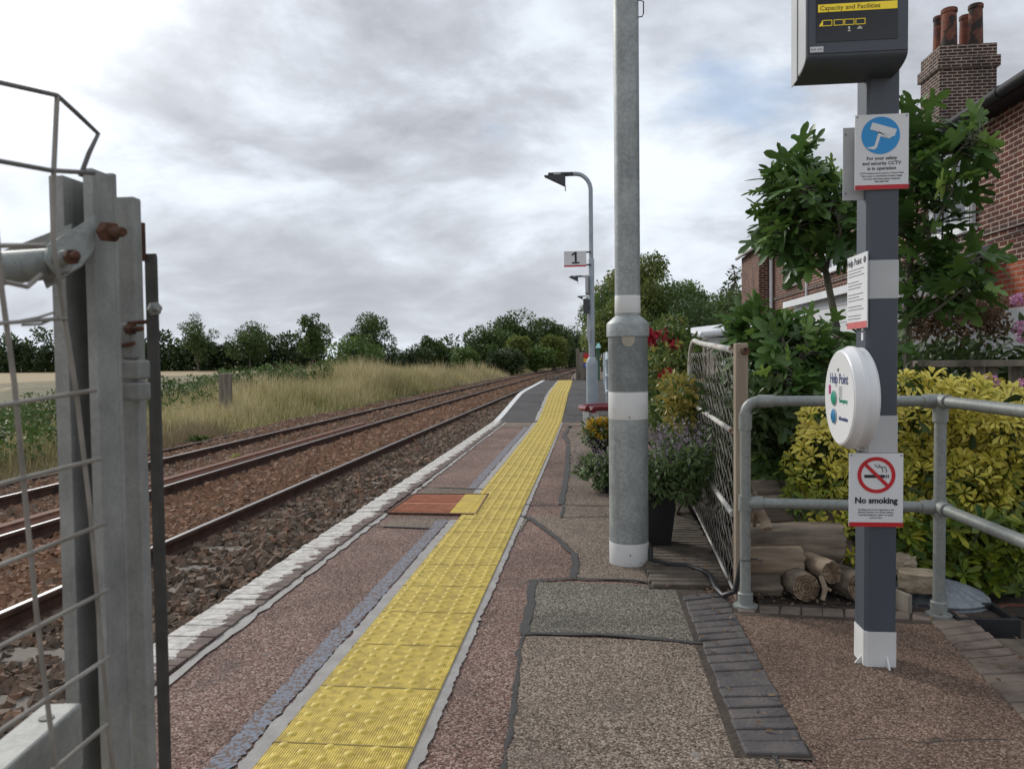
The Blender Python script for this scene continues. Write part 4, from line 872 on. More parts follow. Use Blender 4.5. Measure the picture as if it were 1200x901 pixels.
def lamp_post(loc, label, mat, rb, rt, zb, z1, z2, big=False, bands=None, near=False):
    t = thing('lamp_post', loc, label, 'lamp post', 'lamp posts on the platform'); o = np.array(loc)
    c = lambda z: o+np.array([0, 0, z])
    mb = MB(); mb.lathe([(rb, 0), (rb, zb)], o, 32); base = mb.build('base_column', M[mat], t)
    if near:
        mb = MB(); mb.lathe([(rb+.002, zb-.058), (rb+.009, zb-.055), (rb+.009, zb+.012), (rb+.004, zb+.022), (rt+.012, zb+.05), (rt+.001, zb+.058)], o, 40); mb.build('collar', M['galv'], t)
    else:
        mb = MB(); mb.lathe([(rb, zb-.002), (rb*.95, zb+.05), (rt+.002, zb+.12)], o, 24); mb.build('shoulder', M[mat], t)
    mb = MB()
    if near: mb.lathe([(rt, zb-.01), (rt*.97, z2)], o, 28)
    else:
        mb.lathe([(rt, zb-.01), (rt, z1), (rt*.8, z1+.02)], o, 20); r2 = rt*.72
        mb.tube([c(z1), c(z2-.35)]+[o+np.array([-.3*(1-math.cos(a)), 0, z2-.35+.33*math.sin(a)]) for a in np.linspace(.15, 1.57, 7)]+[o+np.array([-.45, 0, z2-.02])], r2, 12)
    mb.build('shaft', M[mat], t)
    if near:
        mb = MB(); mb.tube([c(z2-.05), o+np.array([0, 0, z2+.2]), o+np.array([-.3, 0, z2+.35]), o+np.array([-.45, 0, z2+.35])], .03, 10); mb.build('arm', M[mat], t)
    lamp_head(t, z2+(.33 if near else -.04))
    return t
big = lamp_post((.195, 4.35, 0), 'thick galvanised lamp column with white bands standing nearest in the middle', 'galv', .109, .0705, 1.33, 3, 5.3, near=True)
mb = MB()
def zat(py): return W(736, py, 4.25)[2]
for a, b_ in ((665, 638), (492, 460)): 
    mb = MB(); mb.lathe([(.1095, max(zat(a), 0.001)), (.1102, max(zat(a), 0.001)+.002), (.1102, zat(b_)-.002), (.1095, zat(b_))], (.195, 4.35, 0), 32); mb.build('white_band', M['white'], big)
mb = MB(); mb.lathe([(.0707, zat(366)), (.0716, zat(366)+.002), (.0712, zat(345)-.002), (.07, zat(345))], (.195, 4.35, 0), 28); mb.build('white_band', M['white'], big)
# door panel of the base and the plate
mb = MB(); n = 18; vs = []
for zz_ in (zat(458), zat(391)):
    for i in range(n+1):
        a = R_(-90)+(i/n-.5)*R_(150); vs.append((.195+.1118*math.cos(a), 4.35+.1118*math.sin(a), zz_))
mb.add(vs, [(i, i+1, n+2+i, n+1+i) for i in range(n)]); mb.build('door_panel', galv('weathered door galvanising', ((.14, .155, .155), (.2, .215, .21), (.27, .285, .28)), 60., .6, .3, grime=(.12, .13, .125), sp=.15), big)
mb = MB(); vs = []
for k, (zz_, hw) in enumerate(((zat(391), 18), (zat(399), 18), (zat(403), 14), (zat(406), 7))):
    for i in range(7):
        a = R_(-91)+(i/6-.5)*2*R_(hw); vs.append((.195+.1135*math.cos(a), 4.35+.1135*math.sin(a), zz_))
mb.add(vs, [(k*7+i, k*7+i+1, k*7+8+i, k*7+7+i) for k in range(3) for i in range(6)]); mb.build('label_plate', pmat('beige plate', [(.34, .31, .25), (.42, .38, .31)], 20, .5), big)
mb = MB()
for zz_ in (zat(489), zat(650)): mb.lathe([(.004, 0), (.0035, .004)], (.197, 4.35-.111, zz_), 10, axis=(0, -1, 0))
mb.build('screw', M['darksteel'], big)
mb = MB(); mb.tube([(.195+.115, 4.35, 0.01+.02*i) for i in range(6)], .008, 8); mb.build('chain', M['darksteel'], big)
mb = MB(); mb.tube([(.195+.05, 4.33, zat(14)), (.195+.088, 4.32, zat(14)), (.195+.094, 4.32, zat(10)), (.195+.094, 4.32, zat(-4)), (.195+.06, 4.33, zat(-7))], .0035, 6); mb.build('wire_eye', M['darksteel'], big)
# gland cable on the ground
o = MB(); o.tube([(.315, 4.32, .1), (.315, 4.3, .03), (.4, 4.22, .028), (.5, 4.2, .028), (.57, 4.1, .03), (.585, 3.95, .05), (.59, 3.8, .03), (.61, 3.7, .025), (.66, 3.68, .05), (.685, 3.66, .2)], .0125, 8); tag(o.build('cable', M['plastic']), 'black cable running over the ground from the thick column to the fence', 'cable')

l2p = W(694, 470, 15.5); l2x = -.02
l2 = lamp_post((l2x, 15.5, pz(15.5)), 'pale blue grey lamp post carrying the number 1 sign', 'lamp2', .115, .06, .93, 3.0, 4.72)
l3 = lamp_post((-.12, 34., .02), 'distant lamp post just behind the sign post, its small head below the number sign', 'lamp2', .1, .06, .9, 3., 4.66)
l4 = lamp_post((-.2, 56., -.7), 'furthest tiny lamp post in line behind the other two', 'lamp2', .1, .06, .9, 3., 6.2)
# things fixed to lamp 2
s1 = thing('platform_number_sign', W(674, 303, 15.4), 'square white number 1 sign with a red foot hung on the pale lamp post', 'sign'); Yq = 15.42
a, b_ = W(661, 313, Yq), W(687, 294, Yq); mb = MB(); mb.bb(a[0], b_[0], Yq, Yq+.03, a[2], b_[2]); mb.build('panel', M['sign'], s1, smooth=False, bev=.004)
mb = MB(); mb.bb(a[0], b_[0], Yq-.004, Yq-.001, a[2]-.002, a[2]+.03); mb.build('red_strip', M['signred'], s1, smooth=False)
q1 = lambda u, v_: ((a[0]+b_[0])/2+.01+u*.1, Yq-.006, (a[2]+b_[2])/2+.022+v_*.1)
mb = MB(); mb.prism([q1(-.75, -1.15), q1(.75, -1.15), q1(.75, -.85), q1(.22, -.85), q1(.22, 1.2), q1(-.1, 1.2), q1(-.75, .75), q1(-.75, .4), q1(-.18, .7), q1(-.18, -.85), q1(-.75, -.85)], (0, .005, 0)); mb.build('number', M['ink'], s1, smooth=False)
mb = MB(); mb.bb(b_[0]-.02, l2x, Yq+.005, Yq+.03, b_[2]-.04, b_[2]-.01); mb.bb(b_[0]-.02, l2x, Yq+.005, Yq+.03, a[2]+.02, a[2]+.05); mb.build('bracket', M['darksteel'], s1, smooth=False)
cb_ = thing('speaker_box', W(687, 333, 15.4), 'narrow light grey sign board seen edge on, fixed below the number sign', 'sign board'); mb = MB(); a, b_ = W(686, 344, 15.4), W(689.5, 323, 15.4); mb.bb(a[0], b_[0], 15.3, 15.7, a[2], b_[2]); mb.build('board', M['totemlight'], cb_, smooth=False)
mb = MB(); mb.bb(b_[0]-.01, l2x, 15.48, 15.52, a[2]+.1, a[2]+.14); mb.build('bracket', M['darksteel'], cb_, smooth=False)
cb_ = thing('speaker', W(687, 358, 15.4), 'small grey loudspeaker cabinet hung low on the pale lamp post', 'speaker'); mb = MB(); a, b_ = W(683.5, 367, 15.4), W(690, 350, 15.4); mb.bb(a[0], b_[0], 15.36, 15.56, a[2], b_[2]); mb.build('cabinet', M['totem'], cb_, smooth=False, bev=.01)
mb = MB(); mb.bb(a[0]+.015, b_[0]-.015, 15.352, 15.361, a[2]+.03, b_[2]-.03); mb.build('grille', M['lamphead'], cb_, smooth=False)
mb = MB(); mb.bb(b_[0]-.005, l2x, 15.45, 15.5, a[2]+.1, a[2]+.16); mb.build('bracket', M['darksteel'], cb_, smooth=False)
cb_ = MB(); a, b_ = W(688, 400, 15.4), W(691.5, 386, 15.4); cb_.bb(a[0], b_[0], 15.36, 15.44, a[2], b_[2]); cb_.tube([W(689, 386, 15.4), W(689, 368, 15.4)], .02, 6); tag(cb_.build('junction_box', M['totemlight'], smooth=False), 'small pale junction box low on the pale lamp post under the loudspeaker', 'junction box')

# ------------------------------------------------------------------ totem with display
TX0, TX1, TY0, TY1 = .998, 1.108, 2.94, 3.05
tt = thing('totem_post', (1.05, 3.0, 0), 'dark grey square post with light bands standing at the right on brown surfacing', 'post')
TZ = lambda py: W(1025, py, TY0)[2]
def tb(z0, z1, off, name, mat):
    mb = MB(); ch = .012; x0, x1, y0, y1 = TX0-off, TX1+off, TY0-off, TY1+off
    mb.prism([(x0+ch, y0, z0), (x1-ch*.3, y0, z0), (x1, y0+ch*.3, z0), (x1, y1, z0), (x0, y1, z0), (x0, y0+ch, z0)], (0, 0, z1-z0)); return mb.build(name, M[mat], tt, smooth=False)
tb(0, 2.4, 0, 'shaft', 'totem'); tb(.001, TZ(740), .0022, 'white_base', 'white'); tb(TZ(530), TZ(487), .0022, 'light_band', 'totemband'); tb(TZ(350), TZ(305), .0022, 'light_band', 'totemband')
mb = MB()
mb.add([(TX0-.03, TY0+.03, .0), (TX0-.002, TY0+.03, .0), (TX0-.002, TY0+.03, .035), (TX0-.03, TY0+.036, .0), (TX0-.002, TY0+.036, .0), (TX0-.002, TY0+.036, .035)], [(0, 1, 2), (3, 5, 4), (0, 2, 5, 3), (1, 4, 5, 2), (0, 3, 4, 1)])
mb.build('foot_bracket', M['white'], tt, smooth=False); mb = MB()
mb.add([(TX0+.075, TY0-.035, .0), (TX0+.075, TY0-.002, .0), (TX0+.075, TY0-.002, .045), (TX0+.081, TY0-.035, .0), (TX0+.081, TY0-.002, .0), (TX0+.081, TY0-.002, .045)], [(0, 1, 2), (3, 5, 4), (0, 2, 5, 3), (1, 4, 5, 2), (0, 3, 4, 1)])
mb.build('foot_bracket', M['white'], tt, smooth=False)
mb = MB()
for dz in (0, 12): 
    a, b_ = W(1004.5, 399-dz*.95+0, 2.98), W(1008, 390-dz*.95, 2.98); mb.bb(TX0-.002, TX0-.0005, TY0+.03, TY0+.05, a[2], b_[2])
mb.build('sticker', M['sign'], tt, smooth=False)
# display head
dh_ = thing('display_screen', (.96, 2.9, 2.22), 'grey passenger information screen head showing yellow carriage capacity text on top of the post', 'display screen')
X0, X1 = W(946, 70, 2.8)[0], W(1064, 70, 2.8)[0]; zb0 = W(1000, 63, 2.8)[2]
prof = [(2.8, 2.9), (2.8, zb0)]+[(2.8+.12*(1-math.cos(a)), zb0-.04*math.sin(a)) for a in np.linspace(.15, 1.57, 8)]+[(2.98, zb0-.042), (2.98, 2.9)]
mb = MB(); mb.prism([(X0, y, z) for y, z in prof], (X1-X0, 0, 0)); body = mb.build('casing', M['totem'], dh_, ang=25)
off = .004
mb = MB(); mb.prism([(X0-off, y, z) for y, z in [(2.806, 2.9), (2.806, zb0)]+[(2.806+.114*(1-math.cos(a)), zb0-.037*math.sin(a)) for a in np.linspace(.2, 1.57, 6)]+[(2.905, zb0-.038), (2.905, 2.9)]], (off-.0005, 0, 0)); mb.build('side_panel', M['totemlight'], body, ang=25)
mb = MB(); mb.bb(X0-off-.004, X0-off-.0005, 2.908, 2.985, zb0-.045, 2.9); mb.build('side_panel', M['totemlight'], body, smooth=False)
DZ = lambda py: W(1005, py, 2.79)[2]; DX = lambda px: W(px, 25, 2.79)[0]
mb = MB(); mb.bb(X0+.004, X1-.003, 2.7965, 2.8012, zb0+.004, 2.9); bz = mb.build('bezel', M['totem'], dh_, smooth=False, bev=.001)
mb = MB(); mb.bb(DX(957), DX(1053), 2.7945, 2.797, DZ(47), 2.88); scr = mb.build('screen', M['screen'], dh_, smooth=False)
mb = MB(); mb.bb(DX(959), DX(1052), 2.7925, 2.7942, DZ(12), DZ(3)); mb.build('title_bar', M['led_yellow'], scr, smooth=False)
text('title', 'Capacity and Facilities', .0225, M['ink'], scr, (DX(961), 2.7918, DZ(7.7)), align='LEFT')
mb = MB()
def frame_rect(mbq, x0, x1, z0, z1, w, y): 
    mbq.bb(x0, x1, y, y+.001, z0, z0+w); mbq.bb(x0, x1, y, y+.001, z1-w, z1); mbq.bb(x0, x0+w, y, y+.001, z0+w, z1-w); mbq.bb(x1-w, x1, y, y+.001, z0+w, z1-w)
for i, px in enumerate((964, 977.5, 990, 1003)): frame_rect(mb, DX(px), DX(px+11.5), DZ(28.5), DZ(21.5), .002, 2.7928)
mb.prism([(DX(960), 2.7928, DZ(28.5)), (DX(964), 2.7928, DZ(28.5)), (DX(964), 2.7928, DZ(22))], (0, .001, 0)); mb.build('train_icon', M['led_yellow'], scr, smooth=False)
mb = MB()
for px, py, w, h in ((995.5, 32, 2, 3), (995.5, 35.3, 3, 1.4), (1008, 33, 6, 1.2), (1008, 31.3, 3, 1.2)): mb.bb(DX(px-w/2), DX(px+w/2), 2.7928, 2.7936, DZ(py+h/2), DZ(py-h/2))
mb.build('facility_icon', M['led_dim'], scr, smooth=False)
mb = MB(); mb.bb(DX(950), DX(965.5), 2.795, 2.7964, DZ(58.5), DZ(52)); lb = mb.build('serial_label', M['sign'], bz, smooth=False)
mb = MB()
for i in range(9): mb.bb(DX(951.2+i*1.5), DX(952+i*1.5), 2.7942, 2.7948, DZ(56.6), DZ(54)) if i != 4 else None
mb.build('print', pmat('grey print', [(.3, .3, .3), (.35, .35, .35)], 5), lb, smooth=False)

# ---- signs on the totem
def flat_sign(name, label, px0, px1, py0, py1, Y, th=.004, red=None, redmat='signred', cat='sign'):
    a, b_ = W(px0, (py0+py1)/2, Y), W(px1, (py0+py1)/2, Y); z0, z1 = W((px0+px1)/2, py1, Y)[2], W((px0+px1)/2, py0, Y)[2]
    t = thing(name, ((a[0]+b_[0])/2, Y, z0), label, cat); mb = MB(); mb.bb(a[0], b_[0], Y, Y+th, z0, z1); mb.build('panel', M['sign'], t, smooth=False, bev=.001)
    if red:
        mb = MB(); mb.bb(a[0], b_[0], Y-.0012, Y-.0001, z0+.0002, z0+red*(z1-z0)); mb.build('red_strip', M[redmat], t, smooth=False)
    return t, a[0], b_[0], z0, z1
def ring(mb, c, r0, r1, y, th, n=40):
    vs = []; 
    for rr, yy in ((r0, y), (r1, y), (r1, y+th), (r0, y+th)):
        for i in range(n): a = 2*math.pi*i/n; vs.append((c[0]+rr*math.cos(a), yy, c[2]+rr*math.sin(a)))
    mb.add(vs, [(k*n+i, k*n+(i+1) % n, ((k+1) % 4)*n+(i+1) % n, ((k+1) % 4)*n+i) for k in range(4) for i in range(n)])
def corner_screws(t, x0, x1, z0, z1, Y):
    mb = MB()
    for x in (x0+.008, x1-.008):
        for z in (z0+.008, z1-.008): mb.lathe([(.0028, 0), (.002, .0012)], (x, Y-.0012, z), 8, axis=(0, -1, 0))
    mb.build('screw', M['totem'], t)
Ys = 2.932
t, x0, x1, z0, z1 = flat_sign('camera_sign', 'white sign with a blue camera disc and red foot high on the grey post', 1002, 1065, 134, 222, Ys, red=.06)
cx, cz = W(1032, 159, Ys)[0], W(1032, 159, Ys)[2]; k = Ys/900
mb = MB(); mb.lathe([(20.5*k, 0), (20.5*k, .001)], (cx, Ys-.0002, cz), 40, axis=(0, -1, 0)); mb.build('blue_disc', M['signblue'], t, smooth=False)
def pk(dx, dz, yy): return (cx+dx*k, yy, cz+dz*k)
mb = MB(); yy = Ys-.0024
mb.prism([pk(-9, 14.5, yy), pk(17, 6, yy), pk(14.5, -1.5, yy), pk(-11.5, 7, yy)], (0, .001, 0)); mb.prism([pk(-7, 6, yy-.0002), pk(-3, 5, yy-.0002), pk(-.5, -1, yy-.0002), pk(9, -4, yy-.0002), pk(13, -1, yy-.0002), pk(-2, 3, yy-.0002)], (0, .001, 0))
mb.prism([pk(-3, 2, yy), pk(.5, 2, yy), pk(-4, -13, yy), pk(-7.5, -14, yy)], (0, .001, 0)); mb.prism([pk(-16, -13.5, yy+.0003), pk(-7, -15.5, yy+.0003), pk(-4, -13, yy+.0003), pk(-7, -11.5, yy+.0003)], (0, .001, 0))
mb.build('camera_symbol', M['sign'], t, smooth=False)
xc = (x0+x1)/2
ZS = lambda py: W(1033, py, Ys)[2]
for i, s in enumerate(('For your safety', 'and security CCTV', 'is in operation')): text('lettering', s, .0172, M['ink'], t, (xc, Ys-.0005, ZS(185.6+5.9*i)), bold=.0002)
for i, s in enumerate(('CCTV evidence can be used in a Court of Law', 'This system is controlled by Greater Anglia', 'For more information please telephone', '0345 600 7245')): text('lettering', s, .008, M['ink'], t, (xc, Ys-.0005, ZS(203+3.3*i)))
corner_screws(t, x0, x1, z0, z1, Ys)
# edge-on sign panels
for px0, px1, py0, py1, yy, lab in ((988, 1001, 150, 235, 2.975, 'narrow blank grey sign panel behind the left edge of the camera sign'),):
    z0_, z1_ = W(995, py1, yy)[2], W(995, py0, yy)[2]
    t = thing('blank_sign', (TX0-.03, yy, z0_), lab, 'sign'); mb = MB(); mb.bb(W(px0, 190, yy)[0], TX0-.001, yy, yy+.004, z0_, z1_); mb.build('panel', M['totemlight'], t, smooth=False)
    mb = MB()
    for z in (z0_+.025, z1_-.025): mb.lathe([(.003, 0), (.003, .002)], (W(px0+3, 190, yy)[0], yy-.001, z), 8, axis=(0, -1, 0))
    mb.build('screw', M['totem'], t)
t, x0, x1, z0, z1 = flat_sign('no_smoking_sign', 'white no smoking sign with red circle low on the grey post', 995, 1058.5, 531, 617, Ys, red=.06)
cx, cz = W(1027, 556.5, Ys)[0], W(1027, 556.5, Ys)[2]; xc = (x0+x1)/2; ZS = lambda py: W(1027, py, Ys)[2]
mb = MB(); ring(mb, (cx, 0, cz), 16.5*k, 20.5*k, Ys-.0018, .0017); a = R_(-45); d1 = np.array([math.cos(a), math.sin(a)])*17.5*k; nn = np.array([-math.sin(a), math.cos(a)])*1.9*k
mb.prism([(cx+s*d1[0]+u*nn[0], Ys-.0022, cz+s*d1[1]+u*nn[1]) for s, u in ((-1, -1), (1, -1), (1, 1), (-1, 1))], (0, .001, 0)); mb.build('prohibition_ring', M['signred'], t, smooth=False)
mb = MB(); mb.bb(cx-13*k, cx+9*k, Ys-.0011, Ys-.0001, cz-3.2*k, cz+.3*k); 
for u in (10, 12.2): mb.bb(cx+u*k, cx+(u+1.2)*k, Ys-.0011, Ys-.0001, cz-3.2*k, cz+.3*k)
for dx in (0, 4): mb.tube([(cx+(dx-2)*k, Ys-.0006, cz+12*k), (cx+(dx+1)*k, Ys-.0006, cz+9*k), (cx+(dx+5)*k, Ys-.0006, cz+9.5*k), (cx+(dx+7)*k, Ys-.0006, cz+6*k), (cx+(dx+6.5)*k, Ys-.0006, cz+3*k)], .0014, 5)
mb.build('cigarette_symbol', M['ink'], t, smooth=False)
text('lettering', 'No smoking', .0305, M['ink'], t, (xc, Ys-.0005, ZS(586.5)), bold=.0011)
for i, s in enumerate(('Smoking and use of e-cigarettes is not', 'allowed anywhere on railway stations,', 'including platforms, station car parks', 'and on trains.')): text('lettering', s, .0082, M['ink'], t, (xc, Ys-.0005, ZS(597+3.1*i)))
corner_screws(t, x0, x1, z0, z1, Ys)
# help point notice on the left face
xs_ = TX0-.012
def FX(px, py): # point on plane x = xs_
    d = ray(px, py); return CAM+d*((xs_-CAM[0])/d[0])
a = FX(993, 341)[1]; b_ = FX(1016, 341)[1]; z1 = FX(1004, 299)[2]; z0 = FX(1004, 385)[2]
t = thing('help_notice', (xs_, (a+b_)/2, z0), 'tall white help point notice facing the tracks on the left face of the grey post', 'sign')
ylo, yhi = min(a, b_), max(a, b_)
mb = MB(); mb.bb(xs_, xs_+.004, ylo, yhi, z0, z1); mb.bb(xs_+.0041, TX0, TY0+.03, TY0+.08, z0+.03, z1-.03); mb.build('panel', M['sign'], t, smooth=False)
mb = MB(); mb.bb(xs_-.001, xs_-.0001, ylo, yhi, z0+.0002, z0+.09*(z1-z0)); mb.build('red_strip', M['signpink'], t, smooth=False)
text('lettering', 'Help Point', .038, M['ink'], t, (xs_-.0005, (ylo+yhi)/2+.03, z1-.026), face='-x')
mb = MB(); mb.lathe([(.012, 0), (.012, .0008)], (xs_-.0002, ylo+.024, z1-.026), 20, axis=(-1, 0, 0)); mb.build('information_symbol', M['ink'], t, smooth=False)
text('symbol', 'i', .018, M['sign'], t, (xs_-.0014, ylo+.024, z1-.026), face='-x')
mb = MB(); rg = np.random.default_rng(4)
for i in range(17):
    zl = z1-.055-i*.0115; 
    if i in (3, 7, 11, 14): continue
    L = (.6+.35*rg.random())*(yhi-ylo-.03); mb.bb(xs_-.0008, xs_-.0001, yhi-.012-L, yhi-.012, zl, zl+.0022)
mb.build('small_print', M['ink'], t, smooth=False)
# help point disc
xd = TX0-.088
c_ = None
def FXp(px, py, X): 
    d = ray(px, py); return CAM+d*((X-CAM[0])/d[0])
c_ = FXp(983.5, 466, xd); rD = (FXp(983, 405, xd)[2]-FXp(983, 527, xd)[2])/2*.985
hp = thing('help_point', (TX0, c_[1], c_[2]), 'round white help point intercom unit with green and blue buttons on the grey post', 'intercom')
mb = MB(); cc = np.array([TX0-.001, c_[1], c_[2]]); dpt = TX0-.001-xd
mb.lathe([(rD*.9, 0), (rD*.97, dpt*.12), (rD*.97, dpt*.42), (rD, dpt*.46), (rD, dpt*.62), (rD*.98, dpt*.68), (rD*.92, dpt*.97), (rD*.9, dpt)], cc, 56, axis=(-1, 0, 0)); hb2 = mb.build('housing', M['whiteclean'], hp, ang=20)
mb = MB(); mb.lathe([(rD*.885, 0), (rD*.885, .002)], (xd+.0002, c_[1], c_[2]), 48, axis=(-1, 0, 0)); fc = mb.build('face', M['whiteclean'], hp, ang=20)
xf = xd-.0022; sc_ = rD/61.
hpY = lambda dx: c_[1]-dx*sc_*1.0
def hz(dy): return c_[2]-dy*sc_
text('lettering', 'Help Point', .053, M['navy'], hp, (xf, hpY(0), hz(-22)), face='-x', bold=.0006, sx=.92)
text('lettering', 'Emergency', .0215, M['btn_green'], hp, (xf, hpY(17), hz(3)), face='-x', bold=.0006); text('lettering', 'Information', .0215, M['navy'], hp, (xf, hpY(17), hz(24)), face='-x', bold=.0006)
for dz, mm in ((1, 'btn_green'), (23, 'btn_blue')):
    mb = MB(); mb.lathe([(8.8*sc_, 0), (8.4*sc_, .005), (6*sc_, .008), (.001, .009)], (xf, hpY(-16), hz(dz)), 28, axis=(-1, 0, 0)); bt = mb.build('button', M[mm], hp, ang=30)
    mb = MB(); mb.lathe([(9.6*sc_, 0), (9.6*sc_, .003), (8.9*sc_, .0035)], (xf+.0003, hpY(-16), hz(dz)), 28, axis=(-1, 0, 0)); mb.build('rim', M['totemlight'], bt, ang=30)
mb = MB(); mb.lathe([(2.3*sc_, 0), (2.0*sc_, .001)], (xf, hpY(-2), hz(-33)), 16, axis=(-1, 0, 0)); mb.build('microphone', M['ink'], hp)
mb = MB()
for i in range(5):
    for j in range(7): mb.lathe([(.8*sc_, 0), (.8*sc_, .0006)], (xf, hpY(2+i*2.4), hz(-13+j*2.1)), 6, axis=(-1, 0, 0))
mb.build('speaker_grille', M['totemlight'], hp)
mb = MB(); mb.bb(xf-.0008, xf, hpY(-30), hpY(-38), hz(-3), hz(-14)); mb.build('sticker', M['magenta'], hp, smooth=False)
mb = MB()
for zq in (.62, -.62): mb.lathe([(.005, 0), (.004, .003)], (TX0-.05, c_[1]-rD*.76, c_[2]+rD*zq), 10, axis=(0, -.75, zq))
mb.build('screw', M['totem'], hp)
# ------------------------------------------------------------------ handrail
hr = thing('handrail', (1.1, 3.55, 0), 'grey tubular steel handrail with two rails turning the corner behind the signs', 'handrail')
p1, p2 = np.array([.692, 3.6, 0]), np.array([1.51, 3.53, 0]); zT, zM = .955, .488; r = .0245
pz1 = lambda p, z: np.array([p[0], p[1], z])
for p in (p1, p2):
    mb = MB(); mb.tube([pz1(p, .006), pz1(p, zT-.055 if p is p1 else zT)], r, 18); mb.build('upright', M['galv_smooth'], hr)
    mb = MB(); mb.lathe([(.055, .003), (.055, .016), (.034, .02), (.034, .07), (.031, .073)], p, 20); mb.build('base_flange', M['galv_smooth'], hr)
    mb = MB(); mb.tube([pz1(p, zM-.035), pz1(p, zM+.035)], r+.007, 18)
    q = p2 if p is p1 else p1; d = (q-p)/np.linalg.norm(q-p); mb.tube([pz1(p, zM)+d*.01, pz1(p, zM)+d*.075], r+.007, 18)
    if p is p2:
        mb.tube([pz1(p, zM), pz1(p, zM)+np.array([.0, -.075, 0])], r+.007, 18); mbt = MB(); mbt.tube([pz1(p, zT-.09), pz1(p, zT)], r+.007, 18); mbt.tube([pz1(p, zT)-np.array([.07, 0, 0]), pz1(p, zT)], r+.007, 18); mbt.tube([pz1(p, zT), pz1(p, zT)+np.array([0, -.075, 0])], r+.007, 18)
    mb.build('clamp', M['galv_smooth'], hr)
    if p is p2: mbt.build('clamp', M['galv_smooth'], hr)
d = (p2-p1)/np.linalg.norm(p2-p1)
mb = MB(); mb.tube([pz1(p1, zT-.06)]+[pz1(p1, zT-.06)+d*.06*(1-math.cos(a))+np.array([0, 0, .06*math.sin(a)]) for a in np.linspace(.2, 1.57, 7)]+[pz1(p2, zT)], r, 18); mb.build('top_rail', M['galv_smooth'], hr)
mb = MB(); mb.tube([pz1(p1, zT-.13), pz1(p1, zT-.055)], r+.005, 18); mb.tube([pz1(p1, zT)+d*.055, pz1(p1, zT)+d*.12], r+.005, 18); mb.build('elbow', M['galv_smooth'], hr)
mb = MB(); mb.tube([pz1(p1, zM), pz1(p2, zM)], r, 18); mb.build('middle_rail', M['galv_smooth'], hr)
e = np.array([1.575, 1.2, 0])
mb = MB(); mb.tube([pz1(p2, zT), pz1(e, zT)], r, 18); mb.build('top_rail', M['galv_smooth'], hr); mb = MB(); mb.tube([pz1(p2, zM), pz1(e, zM)], r, 18); mb.build('middle_rail', M['galv_smooth'], hr)
mb = MB(); mb.tube([pz1(e, 0), pz1(e, zT)], r, 14); mb.build('upright', M['galv_smooth'], hr)
# wire tie
mb = MB(); z = W(870, 655, 3.6)[2]; a = np.arange(16)*math.pi/8; mb.tube([(p1[0]+.028*math.cos(t_), p1[1]+.028*math.sin(t_), z) for t_ in a], .002, 5, close=True); mb.tube([(p1[0]+.028, p1[1], z), (p1[0]+.05, p1[1]-.02, z+.006), (p1[0]+.06, p1[1]-.02, z-.004), (p1[0]+.075, p1[1]-.01, z+.003)], .005, 5)
tag(mb.build('wire_tie', M['darksteel']), 'twisted wire tie wrapped round the left handrail upright', 'wire tie')
# ------------------------------------------------------------------ chain link gate and its post
fg = thing('chain_link_gate', (.72, 4.9, 0), 'old rusty white chain link gate panel between the flower planters and the handrail', 'gate')
A = np.array([.664, 3.76, 0]); B = np.array([.745, 6.05, 0]); L = np.linalg.norm(B-A); d = (B-A)/L; FT = 1.2
pt = lambda s, z: A+d*s+np.array([0, 0, z])
mb = MB(); mb.tube([pt(L, .02), pt(L, FT-.12)]+[pt(L-.38*(1-math.cos(a)), FT-.12+.19*math.sin(a)) for a in np.linspace(.2, 1.57, 7)]+[pt(L-.8, FT+.045), pt(.02, FT-.01)], .017, 12); mb.build('frame', M['oldpaint'], fg)
mb = MB(); mb.tube([pt(.02, .80), pt(L-.02, .80)], .014, 12); mb.tube([pt(.02, .40), pt(L-.02, .40)], .014, 12); mb.tube([pt(L, .05), pt(0, .04)], .008, 10); mb.build('crossbar', M['oldpaint'], fg)
mb = MB(); pit = .058; nw = int(L/pit)+14; nrm = np.array([-d[1], d[0], 0]); rg = np.random.default_rng(2)
for i in range(-12, nw):
    for sgn in (1, -1):
        pass
k = int(FT/.052)
for i in range(int(L/pit)+1):
    pts = []
    for j in range(k+1):
        s = i*pit+(pit*.54 if j % 2 else -pit*.04)+rg.normal()*.003; pts.append(pt(min(max(s, 0), L), .02+j*(FT-.04)/k+(rg.normal()*.008+((i*.37) % 1)*.05 if 0 < j < k else 0))+nrm*(.003 if j % 2 else -.003))
    mb.tube(pts, .0017, 4, caps=False)
mb.build('chain_link_mesh', M['wire'], fg)
gp2 = thing('concrete_post', (.7, 3.72, 0), 'old pale post with a rusty tube through it ending the chain link gate', 'post')
a, b_ = W(861, 470, 3.72), W(876, 470, 3.72); zt2 = W(868, 402, 3.72)[2]; mb = MB(); mb.bb(a[0], b_[0], 3.7, 3.76, 0, zt2); mb.build('post', M['palepost'], gp2, smooth=False, bev=.006)
mb = MB(); c_ = W(870, 411.5, 3.7); mb.tube([c_+np.array([0, .08, 0]), c_-np.array([-.012, .035, 0])], [.017, .017], 14); mb.lathe([(.012, 0), (.012, .001)], c_-np.array([-.012, .0355, 0]), 14, axis=(.3, -1, 0)); mb.build('tube_stub', M['rust'], gp2)
